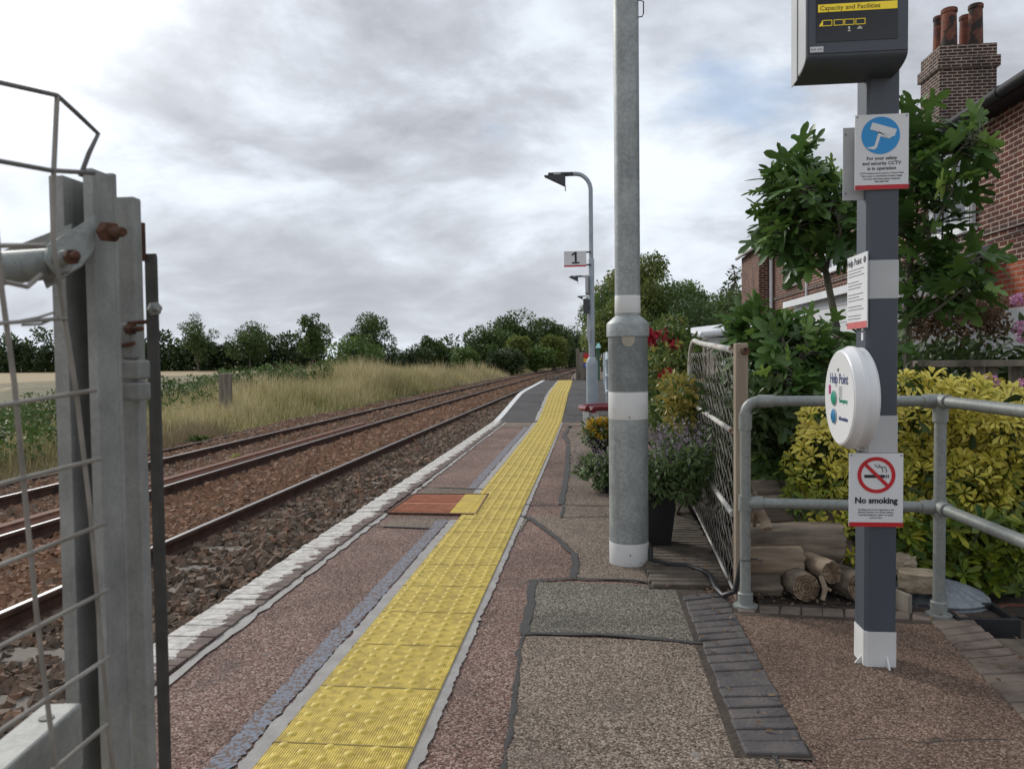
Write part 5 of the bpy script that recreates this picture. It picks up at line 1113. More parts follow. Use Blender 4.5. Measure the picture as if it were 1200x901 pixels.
# grey board fence behind the flowers
bf = thing('board_fence', (1.05, 9, 0), 'grey weathered board fence behind the climbing rose', 'fence'); mb = MB(); Y = 6.2; rg = np.random.default_rng(9)
while Y < 12.5: w = .13; mb.box((1.0+.01*rg.normal(), Y+w/2, .62), (.02, w-.008, 1.2+.02*rg.normal())); Y += w
mb.build('boards', M['timber'], bf, smooth=False); mb = MB(); mb.bb(1.03, 1.09, 6.2, 12.5, .3, .38); mb.bb(1.03, 1.09, 6.2, 12.5, .95, 1.03); mb.build('rail', M['timber'], bf, smooth=False)
# ------------------------------------------------------------------ planters and flowers
def pot(loc, w0, w1, h, label, mat='plastic', cat='planter', square=True):
    mb = MB(); n = 4 if square else 20
    mb.lathe([(w0, 0), (w1, h-.03), (w1+.012, h-.03), (w1+.012, h), (w1-.01, h), (w1-.015, h-.03)], loc, n); o = mb.build('planter', M[mat], org=loc, smooth=not square, bev=.004 if square else 0); 
    o.rotation_euler.z = R_(45+5) if square else 0
    return tag(o, label, cat)
pot((.38, 4.72, .01), .1, .15, .36, 'tall black tapered planter behind the thick lamp column')
pot((.16, 6.6, .0), .1, .15, .2, 'black planter hidden behind the thick column under the lavender')
pot((.06, 9.3, .0), .1, .15, .18, 'planter of yellow flowers by the dark red bench')
rg = np.random.default_rng(31)
def bushthing(name, label, loc, clumps, n, size, mat, tmpl=LEAF, cat='plant', rg=rg, upb=.35, base=.45, shell=.35, stems=6, droop=0., vs=.14):
    t = thing(name, loc, label, cat); foliage('foliage', clumps, n, size, M[mat], rg, parent=t, tmpl=tmpl, upb=upb, base=base, shell=shell, droop=droop, vs=vs)
    mb = MB()
    for i in range(stems):
        c = clumps[i*max(1, len(clumps)//stems) % len(clumps)]; mb.tube([loc, (np.array(loc)+np.array(c[:3]))/2+rg.normal(size=3)*.04, c[:3]], [.012, .008, .004], 5)
    mb.build('stem', M['bark'], t); return t
def flowers(t, pts, r, n, size, mat, name='flower'):
    for p in pts:
        k = n; dd = rdir(k, rg); P = np.array(p)+dd*r*(.75+.25*rg.random((k, 1)))*np.array([1, 1, .75])
        scatter(name, QUAD, P-dd*0, frames(np.cross(dd, rdir(k, rg)), dd), size*(.7+.6*rg.random(k)), M[mat], parent=t, var=rg.random(k))
def spikes(t, clumps, n, mat, h, name='flower_spikes'):
    P, dd, k = crown_points(clumps, n, rg, .8); P = P[P[:, 2] > min(c[2] for c in clumps)]; n = len(P); D = dd[:n]*.5+rdir(n, rg)*.3+np.array([0, 0, 1.1])
    PP = np.repeat(P, 5, 0)+np.repeat(D, 5, 0)*np.tile(np.arange(5)*h/5, n)[:, None]; m = len(PP)
    o = scatter(name, QUAD, PP, frames(rdir(m, rg)+np.array([0, 0, .6]), rdir(m, rg)), .024*(.7+.6*rg.random(m)), M[mat], parent=t, var=rg.random(m)); o['kind'] = 'stuff'
def boxclumps(n, lo, hi, r): 
    lo, hi = np.array(lo), np.array(hi); return [(*(lo+(hi-lo)*rg.random(3)), r*(.7+.6*rg.random())) for i in range(n)]
# lavender in the near planter
c = boxclumps(16, (.28, 4.5, .38), (.6, 5.0, .55), .1); t = bushthing('lavender', 'purple flowered lavender with green leaves growing in the tall black planter', (.38, 4.72, .3), c, 2600, .045, 'lavleaf'); spikes(t, [(x, y, z+.08, r_*1.1) for x, y, z, r_ in c], 130, 'lavflower', .1)
c = boxclumps(18, (-.06, 6.3, .08), (.34, 6.9, .3), .11); t = bushthing('lavender', 'purple flowered lavender spreading left of the thick column', (.16, 6.6, .25), c, 2600, .05, 'lavleaf'); spikes(t, [(x-.05, y, z+.03, r_*1.15) for x, y, z, r_ in c], 200, 'lavflower', .12)
c = boxclumps(14, (-.06, 9.1, .15), (.2, 9.5, .34), .1); t = bushthing('yellow_flowers', 'bright yellow flowering plant in a pot beside the dark red bench', (.06, 9.3, .25), c, 700, .06, 'lavleaf'); flowers(t, [(x, y, z+.06) for x, y, z, r_ in c]*2, .07, 44, .045, 'yelpetal')
# climbing rose and plants against the fence
c = boxclumps(34, (.6, 7.2, .4), (.98, 9.0, 1.35), .2)+boxclumps(8, (.62, 7.8, 1.2), (.95, 8.8, 1.5), .15); t = bushthing('climbing_rose', 'tall climbing rose with red blooms over the grey board fence', (.75, 8.1, 0), c, 6500, .065, 'rosleaf', upb=.2)
rp = [W(px, py, Y) for px, py, Y in ((760, 396, 7.6), (768, 392, 7.6), (782, 398, 7.5), (788, 399, 7.5), (781, 437, 7.1), (779, 441, 7.1), (795, 500, 6.4), (764, 402, 7.6), (777, 390, 7.8), (792, 404, 7.3), (758, 388, 7.6))]; flowers(t, rp, .036, 36, .055, 'redpetal')
c = boxclumps(22, (.6, 5.3, .5), (.72, 6.6, .95), .1); bushthing('shrub', 'yellowing leafy shrub leaning through the far end of the chain link gate', (.62, 6.0, 0), c, 1500, .06, 'rosleaf', base=.75)
c = boxclumps(12, (.5, 5.0, .2), (.66, 6.2, .5), .12); t = bushthing('herb_plant', 'grey green herb spilling over the boards at the foot of the chain link gate', (.58, 5.6, 0), c, 1500, .05, 'lavleaf'); spikes(t, c, 130, 'lavflower', .1)
c = boxclumps(20, (.8, 4.3, .1), (1.0, 6.4, .9), .16); bushthing('shrub', 'dark green shrub behind the chain link gate wire', (.9, 5.4, 0), c, 2000, .07, 'dkleaf')
# red bench
bt = thing('curved_bench', (.1, 12.4, 0), 'dark red curved bench with a white end leg partly behind the thick column', 'bench')
mb = MB(); mid = (.42, 12.1); 
pts = [(mid[0]+.62*math.cos(a), mid[1]+.5*math.sin(a), .33) for a in np.linspace(R_(100), R_(215), 12)]
mb.tube([(x, y, z+.03) for x, y, z in pts], .045, 8); mb.tube([(mid[0]+(x-mid[0])*.8, mid[1]+(y-mid[1])*.8, z) for x, y, z in pts], .045, 8); mb.build('seat', M['benchred'], bt)
for i in (3, 10):
    x, y, z = pts[i]; mb = MB(); mb.box((x+.03, y, .16), (.09, .12, .32)); mb.build('leg', M['white'], bt, smooth=False, bev=.01)
# ------------------------------------------------------------------ far end of the platform
ft = thing('end_fence', (-.1, 29, .02), 'short weathered board fence closing the end of the platform beside the far tracks', 'fence'); Yf = 28.6
mb = MB(); a, b_ = W(677, 440, Yf), W(690, 411, Yf); zb_ = .0; mb.bb(a[0]+.06, .1, Yf+.02, Yf+.05, zb_, b_[2]-.05); mb.build('boards', M['timber'], ft, smooth=False)
mb = MB(); mb.bb(a[0]-.06, a[0]+.06, Yf, Yf+.1, zb_, b_[2]+.1); mb.build('post', M['timber'], ft, smooth=False)
ws = thing('warning_sign', (0, Yf, .6), 'small red yellow and blue stacked warning notice on the end fence', 'sign')
for m_, ya, yb, nm in (('s_red', 414, 420, 'red_panel'), ('s_yel', 420, 425, 'yellow_panel'), ('s_blue', 425.3, 430.5, 'blue_panel')):
    a, b_ = W(683.8, yb, Yf-.03), W(690.2, ya, Yf-.03); mb = MB(); mb.bb(a[0], b_[0], Yf-.03, Yf-.005, a[2], b_[2]); mb.build(nm, M[m_], ws, smooth=False)
mb = MB(); mb.bb(a[0]+.07, b_[0]-.03, Yf-.034, Yf-.031, a[2]+.05, b_[2]-.05); mb.build('emblem', M['sign'], ws, smooth=False)
mb = MB(); rg2 = np.random.default_rng(1)
for i, x in enumerate(np.arange(-1.75, -.5, .11)): mb.add([(x, 28.25, .28), (x+.09, 28.25, .28), (x+.09, 28.5, .28), (x, 28.5, .28), (x+.045, 28.38, .4)], [(0, 1, 4), (1, 2, 4), (2, 3, 4), (3, 0, 4), (0, 3, 2, 1)])
tag(mb.build('trespass_guard', M['darktimber'], smooth=False), 'row of dark pointed anti trespass blocks across the far platform end', 'guard panel')
rf = thing('metal_railing', (.35, 20, .2), 'low grey metal railing along the back of the raised platform behind the pale lamp post', 'railing')
mb = MB()
for z in (.3, .62, .95): mb.tube([(.28, 15.5, .12+z), (.34, 19, .28+z), (.4, 28, .28+z)], .035, 8)
mb.build('rail', M['lamp2'], rf)
for y in np.arange(16, 28.1, 2.4): mb = MB(); mb.tube([(.3+(y-16)*.008, y, pz(y)), (.3+(y-16)*.008, y, pz(y)+.97)], .035, 8); mb.build('post', M['lamp2'], rf)
sh = thing('shelter', (.6, 36, 0), 'tiny far shelter with a pale teal roof beyond the platform end', 'shelter'); a, b_ = W(697.5, 408, 36), W(704, 402, 36)
mb = MB(); mb.add([(a[0], 35.5, a[2]), (b_[0], 35.5, a[2]), (b_[0], 37, a[2]), (a[0], 37, a[2]), (a[0]+.1, 36.2, b_[2]), (b_[0]-.05, 36.2, b_[2])], [(0, 1, 5, 4), (2, 3, 4, 5), (0, 4, 3), (1, 2, 5), (0, 3, 2, 1)]); mb.build('roof', M['teal'], sh, smooth=False)
mb = MB(); mb.bb(a[0]+.05, b_[0]-.05, 35.6, 36.9, 0, a[2]-.01); mb.build('wall', pmat('shelter wall', [(.05, .13, .08), (.08, .17, .11)], 3), sh, smooth=False)
# ------------------------------------------------------------------ log pile
def log(x0, x1, y, z, r, label, mat='log', yaw_=0., dz=0., seed=1, cat='log'):
    rg = np.random.default_rng(seed); Lh = (x1-x0)/2; c = np.array([(x0+x1)/2, y, z]); t = thing('log', c-np.array([0, 0, r]), label, cat, 'logs in the pile behind the handrail')
    n, k = 30, 24; dirv = np.array([math.cos(yaw_), math.sin(yaw_), dz]); dirv /= np.linalg.norm(dirv); sd_ = np.cross([0, 0, 1.], dirv); sd_ /= np.linalg.norm(sd_); uu = np.cross(dirv, sd_)
    ph = rg.random(5)*6.28; vs = []
    for i in range(k):
        s = -Lh+2*Lh*i/(k-1)
        for j in range(n):
            a = 2*math.pi*j/n; rr = r*(1+.04*math.sin(2*a+ph[0])+.025*math.sin(3*a+ph[1]+s*4)+.02*math.sin(5*a+ph[2]+s*9)+.012*rg.normal()+.035*math.sin(8*a+ph[4]+2*math.sin(s*11)))*(1+.05*math.sin(s*8+ph[3])); vs.append(c+dirv*(s+(.006*rg.normal() if i in (0, k-1) else 0))+sd_*rr*math.cos(a)+uu*rr*math.sin(a))
    mb = MB(); mb.add(vs, [(i*n+j, i*n+(j+1) % n, (i+1)*n+(j+1) % n, (i+1)*n+j) for i in range(k-1) for j in range(n)]); mb.build('bark', M[mat], t, ang=50)
    for e_, sg in ((vs[:n], -1), (vs[-n:], 1)):
        E = np.array(e_); cc_ = E.mean(0); mb = MB(); fr = [1., .93, .8, .74, .58, .52, .34, .28, .001]; mb.add([cc_+(q-cc_)*f_+dirv*sg*.0015 for f_ in fr for q in E], [])
        for i in range(len(fr)-1): 
            for j in range(n): mb.f.append((i*n+j, i*n+(j+1) % n, (i+1)*n+(j+1) % n, (i+1)*n+j)); mb.mi.append(i % 2)
        mb.build('cut_end', [M['logend'], M['logring']], t, smooth=False)
    return t
lx = lambda px, Y: W(px, 640, Y)[0]
lz = lambda py, Y: W(930, py, Y)[2]
log(lx(862, 4.0), lx(984, 4.0), 4.0, lz(634, 4.0), .094, 'long thick grey log lying across the top of the pile', seed=1)
log(lx(862, 3.86), lx(938, 3.86), 3.86, lz(657, 3.86), .07, 'short pale barkless log with a clean sawn end under the long log', 'logpale', .05, seed=2)
log(lx(930, 4.05), lx(985, 4.05), 4.06, lz(670, 4.0), .07, 'dark log in shade under the right end of the long log', seed=3)
log(lx(876, 4.3), lx(980, 4.3), 4.3, lz(603, 4.3), .1, 'dark thick log at the back of the pile, behind the middle rail', seed=4)
log(lx(880, 4.4), lx(970, 4.4), 4.4, lz(583, 4.3), .07, 'topmost dark log at the very back of the pile', seed=5)
log(lx(932, 3.72)-.13, lx(932, 3.72)+.17, 3.85, lz(688, 3.7), .066, 'round log lying end on towards the viewer at the bottom of the pile', 'log', R_(-80), seed=6)
log(lx(957, 3.74)-.12, lx(957, 3.74)+.16, 3.86, lz(668, 3.75), .05, 'thin round log end on, right of the bottom end on log', 'logpale', R_(-70), seed=7)
log(lx(985, 3.78)-.12, lx(985, 3.78)+.17, 3.9, lz(684, 3.8), .078, 'grey log at the bottom right of the pile beside the signs', 'log', R_(-62), seed=8)
log(lx(872, 3.8), lx(915, 3.8), 3.84, lz(690, 3.75), .06, 'curled barky log at the bottom left beside the handrail upright', seed=9)
log(lx(875, 4.2), lx(990, 4.2), 4.22, lz(650, 4.1), .085, 'middle log filling the back of the pile', seed=10); log(lx(870, 4.2), lx(1000, 4.2), 4.25, .085, .085, 'lowest back log of the pile on the soil', seed=12)
mb = MB(); mb.tube([W(882, 576, 3.8), W(888, 595, 3.78), W(897, 612, 3.74), W(899, 620, 3.72)], [.018, .022, .025, .027], 10); mb.tube([W(888, 596, 3.78), W(884, 607, 3.8), W(884, 616, 3.84)], [.014, .013, .01], 8); tag(mb.build('branch', M['logpale']), 'pale forked branch leaning on the log pile against the middle rail', 'branch')
mb = MB(); mb.tube([W(962, 675, 3.72), W(967, 690, 3.68), W(964, 703, 3.66)], [.012, .014, .01], 8); mb.tube([W(966, 688, 3.69), W(974, 692, 3.68)], .008, 6); tag(mb.build('branch', M['logpale']), 'small pale stick standing before the end on logs', 'branch')
# stones, lid, trough, pots
def rock(c, s, label, rz=0, seed=1):
    rg = np.random.default_rng(seed); mb = MB(); mb.box((0, 0, 0), s); 
    bm = bmesh.new(); me = bpy.data.meshes.new('t'); me.from_pydata(mb.v, [], mb.f); bm.from_mesh(me); bmesh.ops.subdivide_edges(bm, edges=bm.edges, cuts=4, use_grid_fill=True)
    for v_ in bm.verts:
        q = np.array(v_.co)/np.array(s)*2; f = 1-.1*(np.sum(np.abs(q)**4) > 2.2); v_.co = Vector(np.array(v_.co)*f+rg.normal(size=3)*.004)
    bmesh.ops.recalc_face_normals(bm, faces=bm.faces); bm.to_mesh(me); bm.free(); me.name = 'stone_block'; me.shade_smooth(); me.set_sharp_from_angle(angle=R_(30))
    o = link_mesh('stone_block', me, M['stoneblk'], None, c); o.rotation_euler.z = rz; return tag(o, label, 'stone')
rock(tuple(W(1076, 680, 3.72)), (.165, .12, .085), 'rough tan stone block resting on the zinc lid', -.35, 1); rock(tuple(W(1054, 660, 3.9)), (.12, .1, .08), 'smaller tan stone behind the grey post left of the larger block', .2, 2)
lid = thing('bin_lid', W(1098, 695, 3.82), 'grey ribbed zinc dustbin lid lying on the ground behind the handrail', 'lid'); cl_ = W(1098, 700, 3.85); mb = MB(); n = 72; vs = []; pr = [(.215, -.02), (.22, 0), (.2, .012), (.13, .04), (.05, .06), (.02, .064)]
for r_, z in pr:
    for j in range(n): a = 2*math.pi*j/n; zz_ = z+(.006*(1 if j % 4 < 2 else -.3) if .03 < r_ < .21 else 0); vs.append((cl_[0]+r_*math.cos(a), cl_[1]+r_*math.sin(a), cl_[2]+zz_+.02))
mb.add(vs, [(i*n+j, i*n+(j+1) % n, (i+1)*n+(j+1) % n, (i+1)*n+j) for i in range(len(pr)-1) for j in range(n)]+[tuple(range((len(pr)-1)*n, len(pr)*n))]); mb.build('dome', M['zinc'], lid, ang=60)
mb = MB(); mb.tube([(cl_[0]+.22*math.cos(a), cl_[1]+.22*math.sin(a), cl_[2]) for a in np.linspace(0, 6.28, 41)[:-1]], .007, 6, close=True); mb.build('rim', M['zinc'], lid)
mb = MB(); mb.bb(1.3, 2.0, 3.72, 4.2, -.09, .0); 
c_ = W(1052, 703, 3.62); mb = MB(); mb.box((c_[0], c_[1], .04), (.02, .16, .1), rz=.3); tag(mb.build('wood_offcut', M['timber'], smooth=False), 'short wooden offcut standing behind the grey post by the zinc lid', 'wood')
tr = thing('trough', (1.75, 3.45, -.09), 'black plastic trough planter behind the right handrail upright', 'planter'); a, b_ = W(1118, 735, 3.5), W(1192, 735, 3.5); mb = MB(); z0_, z1_ = -.09, W(1150, 722, 3.5)[2]
mb.bb(a[0], b_[0], 3.47, 3.49, z0_, z1_); mb.bb(a[0], b_[0], 3.68, 3.7, z0_, z1_); mb.bb(a[0], a[0]+.02, 3.49, 3.68, z0_, z1_); mb.bb(b_[0]-.02, b_[0], 3.49, 3.68, z0_, z1_); mb.build('box', M['plastic'], tr, smooth=False, bev=.003); mb = MB(); mb.bb(a[0]+.021, b_[0]-.021, 3.491, 3.679, z0_, z1_-.03); mb.build('compost', M['soil'], tr, smooth=False)
mb = MB(); a, b_ = W(1128, 760, 3.2), W(1230, 760, 3.2); mb.bb(a[0]+.05, b_[0], 3.1, 3.35, -.09, -.02); tag(mb.build('paving_slab', M['darktimber'], smooth=False, bev=.01), 'dark slab lying below the black trough at the right edge', 'slab')
mb = MB(); pp = W(1200, 715, 3.9); mb.lathe([(.075, -.2), (.1, -.05), (.115, -.05), (.115, .0), (.095, .0), (.09, -.04)], pp, 24); tag(mb.build('flower_pot', M['terracotta'], org=pp), 'orange terracotta flower pot at the right edge under the yellow bush', 'flower pot')
# ------------------------------------------------------------------ golden choisya
rg = np.random.default_rng(41)
ch = thing('golden_bush', (2.2, 4.75, -.05), 'bright yellow leaved bush with rosettes of leaves behind the handrail', 'bush')
def rosettes(name, P, A, mat, size, nl, parent, var, rg, tmpl=LEAFLET, spread=.8):
    n = len(P); A = A/np.linalg.norm(A, axis=1, keepdims=True); T = np.cross(A, rdir(n, rg)); T /= np.linalg.norm(T, axis=1, keepdims=True); Bt = np.cross(A, T)
    PP, DD, NN, SS, VV = [], [], [], [], []
    for j in range(nl):
        a = 2*math.pi*(j*.382)+rg.normal(size=n)*.2; rad = T*np.cos(a)[:, None]+Bt*np.sin(a)[:, None]; up_ = (.25+.75*(j/nl)*rg.random(n))[:, None]
        D = rad*spread+A*up_+rdir(n, rg)*.15; PP.append(P+rad*.008); DD.append(D); NN.append(A*1.0-rad*.3+rdir(n, rg)*.2); SS.append(size*(.65+.5*rg.random(n))*(1-.25*j/nl)); VV.append(var+rg.normal(size=n)*.1)
    return scatter(name, tmpl, np.concatenate(PP), frames(np.concatenate(DD), np.concatenate(NN)), np.concatenate(SS), M[mat], parent=parent, var=np.clip(np.concatenate(VV), 0, 1), smooth=True)
cl = []
for i in range(44):
    d_ = rdir(1, rg)[0]; cl.append((2.36+1.0*d_[0]*rg.random()**.4, 4.8+.62*d_[1]*rg.random()**.4, .38+.46*d_[2]*rg.random()**.4, .2+.1*rg.random()))
for px, py in ((955, 540), (950, 560), (965, 510), (962, 590), (975, 480), (1060, 455), (1090, 452), (1130, 460), (1165, 475), (1190, 500), (1190, 600), (1150, 640), (1100, 610), (1060, 600), (985, 640), (1080, 560), (1140, 560)):
    p = W(px, py+14, 4.25); cl.append((*p, .16))
P, dd, k = crown_points(cl, 4600, rg, .8); keep = P[:, 1] < 5.1; P, dd, k = P[keep], dd[keep], k[keep]
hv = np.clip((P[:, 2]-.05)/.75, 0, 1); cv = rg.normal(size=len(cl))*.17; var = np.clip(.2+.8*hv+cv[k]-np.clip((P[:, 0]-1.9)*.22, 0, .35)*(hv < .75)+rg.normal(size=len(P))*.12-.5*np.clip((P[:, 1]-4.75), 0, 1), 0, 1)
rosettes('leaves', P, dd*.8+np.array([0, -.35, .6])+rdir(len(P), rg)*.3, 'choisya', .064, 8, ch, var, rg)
Pn, dn, kn = crown_points(cl, 2600, rg, .1); scatter('inner_shade_leaves', LEAFLET, Pn, frames(rdir(len(Pn), rg), rdir(len(Pn), rg)+np.array([0, 0, .5])), .1*(.6+.6*rg.random(len(Pn))), M['dkleaf'], parent=ch, var=rg.random(len(Pn)))  # darker leaf colour inside the bush paints in the shade of its gaps
mb = MB(); 
for c in cl[::3]: mb.tube([(2.2+rg.normal()*.15, 4.85, -.05), (np.array([2.2, 4.85, -.05])+np.array(c[:3]))/2+rg.normal(size=3)*.06, c[:3]], [.016, .01, .005], 5)
mb.build('stem', M['bark'], ch)
# green low rosettes at right bottom
rg = np.random.default_rng(43); gb_ = thing('green_shrub', (2.0, 4.0, -.09), 'dark green rosette leaved shrub below the right end of the yellow bush', 'shrub'); P = np.array([W(1060+rg.random()*140, 610+rg.random()*85, 3.95+rg.random()*.35) for i in range(150)]); rosettes('leaves', P, np.tile([[0, -.5, .8]], (150, 1))+rdir(150, rg)*.5, 'choisya', .1, 9, gb_, np.full(150, .1)+rg.random(150)*.2, rg)
mb = MB(); [mb.tube([(1.9+rg.normal()*.1, 4.2, -.09), P[i]], [.01, .004], 5) for i in range(0, 150, 12)]; mb.build('stem', M['bark'], gb_)
# ------------------------------------------------------------------ fig tree
rg = np.random.default_rng(51)
def figtree(label, base, trunk, tips, nleaf, seed):
    rg = np.random.default_rng(seed); t = thing('fig_tree', base, label, 'tree'); mb = MB(); trunk = [np.array(p, float) for p in trunk]; mb.tube([base]+trunk, [.035]+[.03-.018*i/len(trunk) for i in range(len(trunk))], 8)
    P, D, Nn, S, V = [], [], [], [], []
    for tip in tips:
        tip = np.array(tip, float); j = min(range(len(trunk)), key=lambda i: np.linalg.norm(trunk[i]-tip)+(.6 if trunk[i][2] > tip[2]-.05 else 0)); s = trunk[j]; mid = (s+tip)/2+np.array([0, 0, -.06])+rg.normal(size=3)*.05
        mb.tube([s, mid, tip], [.014, .01, .006], 6); ax = tip-mid; ax /= np.linalg.norm(ax)
        for q in range(nleaf):
            u = rg.random()**.7; p = mid+(tip-mid)*(.15+.9*u)+rg.normal(size=3)*.015; a = rg.random()*6.28; o_ = rdir(1, rg)[0]; rad = o_-ax*(o_@ax); rad /= np.linalg.norm(rad)
            d_ = rad*.9+ax*.45*u+np.array([0, 0, .18-.35*(1-u)])+rg.normal(size=3)*.15; d_ /= np.linalg.norm(d_); e_ = p+d_*(.04+.05*rg.random()); mb.tube([p, e_], .003, 3, caps=False)
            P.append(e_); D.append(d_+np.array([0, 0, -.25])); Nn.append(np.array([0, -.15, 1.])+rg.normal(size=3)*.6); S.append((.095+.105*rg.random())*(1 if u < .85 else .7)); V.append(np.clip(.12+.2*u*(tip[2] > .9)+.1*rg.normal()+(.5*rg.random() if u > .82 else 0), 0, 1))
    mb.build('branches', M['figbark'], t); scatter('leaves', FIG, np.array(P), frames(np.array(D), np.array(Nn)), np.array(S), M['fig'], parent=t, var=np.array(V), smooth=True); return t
tipsA = [W(px, py, Y) for px, py, Y in ((905, 205, 5.6), (925, 195, 5.4), (945, 185, 5.5), (960, 200, 5.2), (908, 225, 5.3), (920, 235, 5.2), (940, 220, 5.0), (975, 205, 5.4), (985, 220, 5.1), (918, 255, 5.3), (912, 272, 5.2), (935, 262, 5.1), (960, 250, 5.3), (980, 250, 5.0), (945, 290, 5.2), (900, 250, 5.5), (985, 280, 5.2), (962, 270, 5.3), (893, 268, 5.6))]
figtree('tall fig tree left of the grey post, its crown against the sky', (1.62, 5.5, -.05), [W(988, 470, 5.4), W(984, 420, 5.35), W(978, 370, 5.3), W(968, 320, 5.3), W(958, 280, 5.3), W(945, 240, 5.3)], tipsA, 20, 1)
tipsB = [W(px, py, Y) for px, py, Y in ((1072, 130, 5.4), (1062, 155, 5.3), (1085, 165, 5.3), (1110, 160, 5.2), (1140, 160, 5.0), (1155, 150, 5.1), (1125, 185, 5.1), (1070, 200, 5.2), (1095, 205, 5.2), (1120, 215, 5.0), (1075, 235, 5.3), (1060, 265, 5.2), (1085, 265, 5.1), (1105, 250, 5.2), (1070, 300, 5.3), (1095, 300, 5.2), (1120, 310, 5.1), (1150, 300, 5.0), (1060, 330, 5.3), (1085, 335, 5.2), (1110, 340, 5.1), (1055, 220, 5.4), (1140, 330, 5.0))]
figtree('fig tree standing right of the grey post against the brick house wall', (2.25, 5.45, -.05), [W(1064, 430, 5.4), W(1064, 380, 5.35), W(1065, 330, 5.3), W(1066, 280, 5.3), W(1068, 230, 5.3), W(1070, 180, 5.35)], tipsB, 16, 2)
tipsC = [W(px, py, Y) for px, py, Y in ((862, 378, 5.1), (880, 372, 5.0), (905, 385, 4.8), (930, 385, 4.9), (950, 395, 4.7), (855, 395, 5.1), (885, 400, 4.8), (920, 405, 4.6), (945, 415, 4.6), (975, 410, 4.7), (985, 390, 4.9), (895, 435, 4.7), (920, 440, 4.5), (950, 445, 4.5), (880, 460, 4.8), (905, 480, 4.6), (935, 485, 4.5), (955, 470, 4.6), (890, 510, 4.7), (915, 520, 4.6), (900, 545, 4.7), (930, 540, 4.6), (885, 490, 4.7), (870, 425, 4.9), (985, 440, 4.8), (1060, 400, 5.0), (1058, 440, 5.0), (1065, 480, 4.9), (940, 520, 4.5))]
figtree('low dark spreading fig bush behind the handrail, reaching towards the chain link gate', (1.25, 5.0, -.05), [W(935, 560, 4.95), W(930, 520, 4.9), W(925, 480, 4.9), W(920, 440, 4.9), W(915, 410, 4.9)], tipsC, 21, 3)
# dark hedge backing behind the fig and choisya
rg = np.random.default_rng(61)
c = boxclumps(40, (1.2, 5.6, .1), (2.3, 6.4, 1.0), .26); bushthing('hedge_shrub', 'dark shrub in shade behind the fig and the yellow bush', (1.8, 6.0, -.09), c, 5200, .09, 'dkleaf')
c = boxclumps(46, (2.3, 6.1, .2), (4.6, 7.0, 1.25), .28); t = bushthing('hydrangea', 'hydrangea bush with pink flower heads in front of the brick house', (3.2, 6.5, -.09), c, 6500, .09, 'dkleaf')
hp_ = [W(px, py, Y) for px, py, Y in ((1068, 362, 6.0), (1101, 366, 5.9), (1195, 352, 5.8), (1128, 355, 6.1), (1198, 384, 5.7), (1145, 452, 5.3), (1190, 457, 5.2), (1160, 448, 5.3), (1178, 470, 5.1), (1205, 450, 5.2), (1150, 466, 5.2))]; flowers(t, hp_, .06, 60, .036, 'pink', 'flower_head')
P = np.array([W(1065+rg.random()*110, 352+rg.random()*38, 5.8+rg.random()*.4) for i in range(240)]); PP = np.repeat(P, 14, 0)+rg.normal(size=(240*14, 3))*.035; n = len(PP); o = scatter('seed_heads', QUAD, PP, frames(rdir(n, rg), rdir(n, rg)), .035*(.7+.6*rg.random(n)), M['seedhead'], parent=t, var=rg.random(n)); o['kind'] = 'stuff'
for px, py in ((1180, 300), (1195, 320), (1160, 360), (1185, 350)):
    pass
c = boxclumps(14, (3.15, 5.6, 1.0), (3.6, 6.0, 1.7), .15); t2 = bushthing('buddleia', 'tall pink flowering shrub at the right edge in front of the brick wall', (3.3, 5.8, -.09), c, 900, .08, 'rosleaf'); flowers(t2, [W(px, py, 5.5) for px, py in ((1196, 350), (1199, 395))], .045, 40, .03, 'pink')
# wooden rail behind
wf = thing('wooden_rail', (3, 5.6, -.09), 'dark weathered wooden rail with short posts behind the yellow bush', 'fence'); mb = MB(); a, b_ = W(1072, 427, 5.6), W(1230, 424, 5.6); mb.bb(a[0], b_[0], 5.56, 5.64, a[2]-.02, a[2]+.025); mb.build('top_rail', M['timber'], wf, smooth=False, bev=.004)
for px in (1075, 1150, 1166, 1195): q = W(px, 430, 5.62); mb = MB(); mb.bb(q[0]-.035, q[0]+.035, 5.645, 5.7, -.09, a[2]-.0); mb.build('post', M['timber'], wf, smooth=False, bev=.004)

# ------------------------------------------------------------------ leaf litter and small weeds
rg = np.random.default_rng(71); P = []
for (x0, x1, y0_, y1_, n_) in ((.28, .7, 3.8, 6.5, 260), (.7, 1.6, 3.6, 3.9, 160), (.44, .64, 2.3, 3.9, 60), (1.4, 1.7, 2.3, 3.6, 60), (-.25, .25, 4, 8, 30), (.1, .34, 4.2, 4.6, 20)):
    for i in range(n_): P.append((x0+(x1-x0)*rg.random(), y0_+(y1_-y0_)*rg.random(), .016+.014*rg.random()))
P = np.array(P); n = len(P); tag(scatter('leaf_litter', LEAF, P, frames(rdir(n, rg)*np.array([1, 1, .15]), np.tile([[0, 0, 1.]], (n, 1))+rdir(n, rg)*.3), .022*(.5+rg.random(n)), M['seedhead'], org=(0, 0, 0), var=rg.random(n)), 'small brown fallen leaves scattered round the log pile and fence', 'leaf litter', kind='stuff')
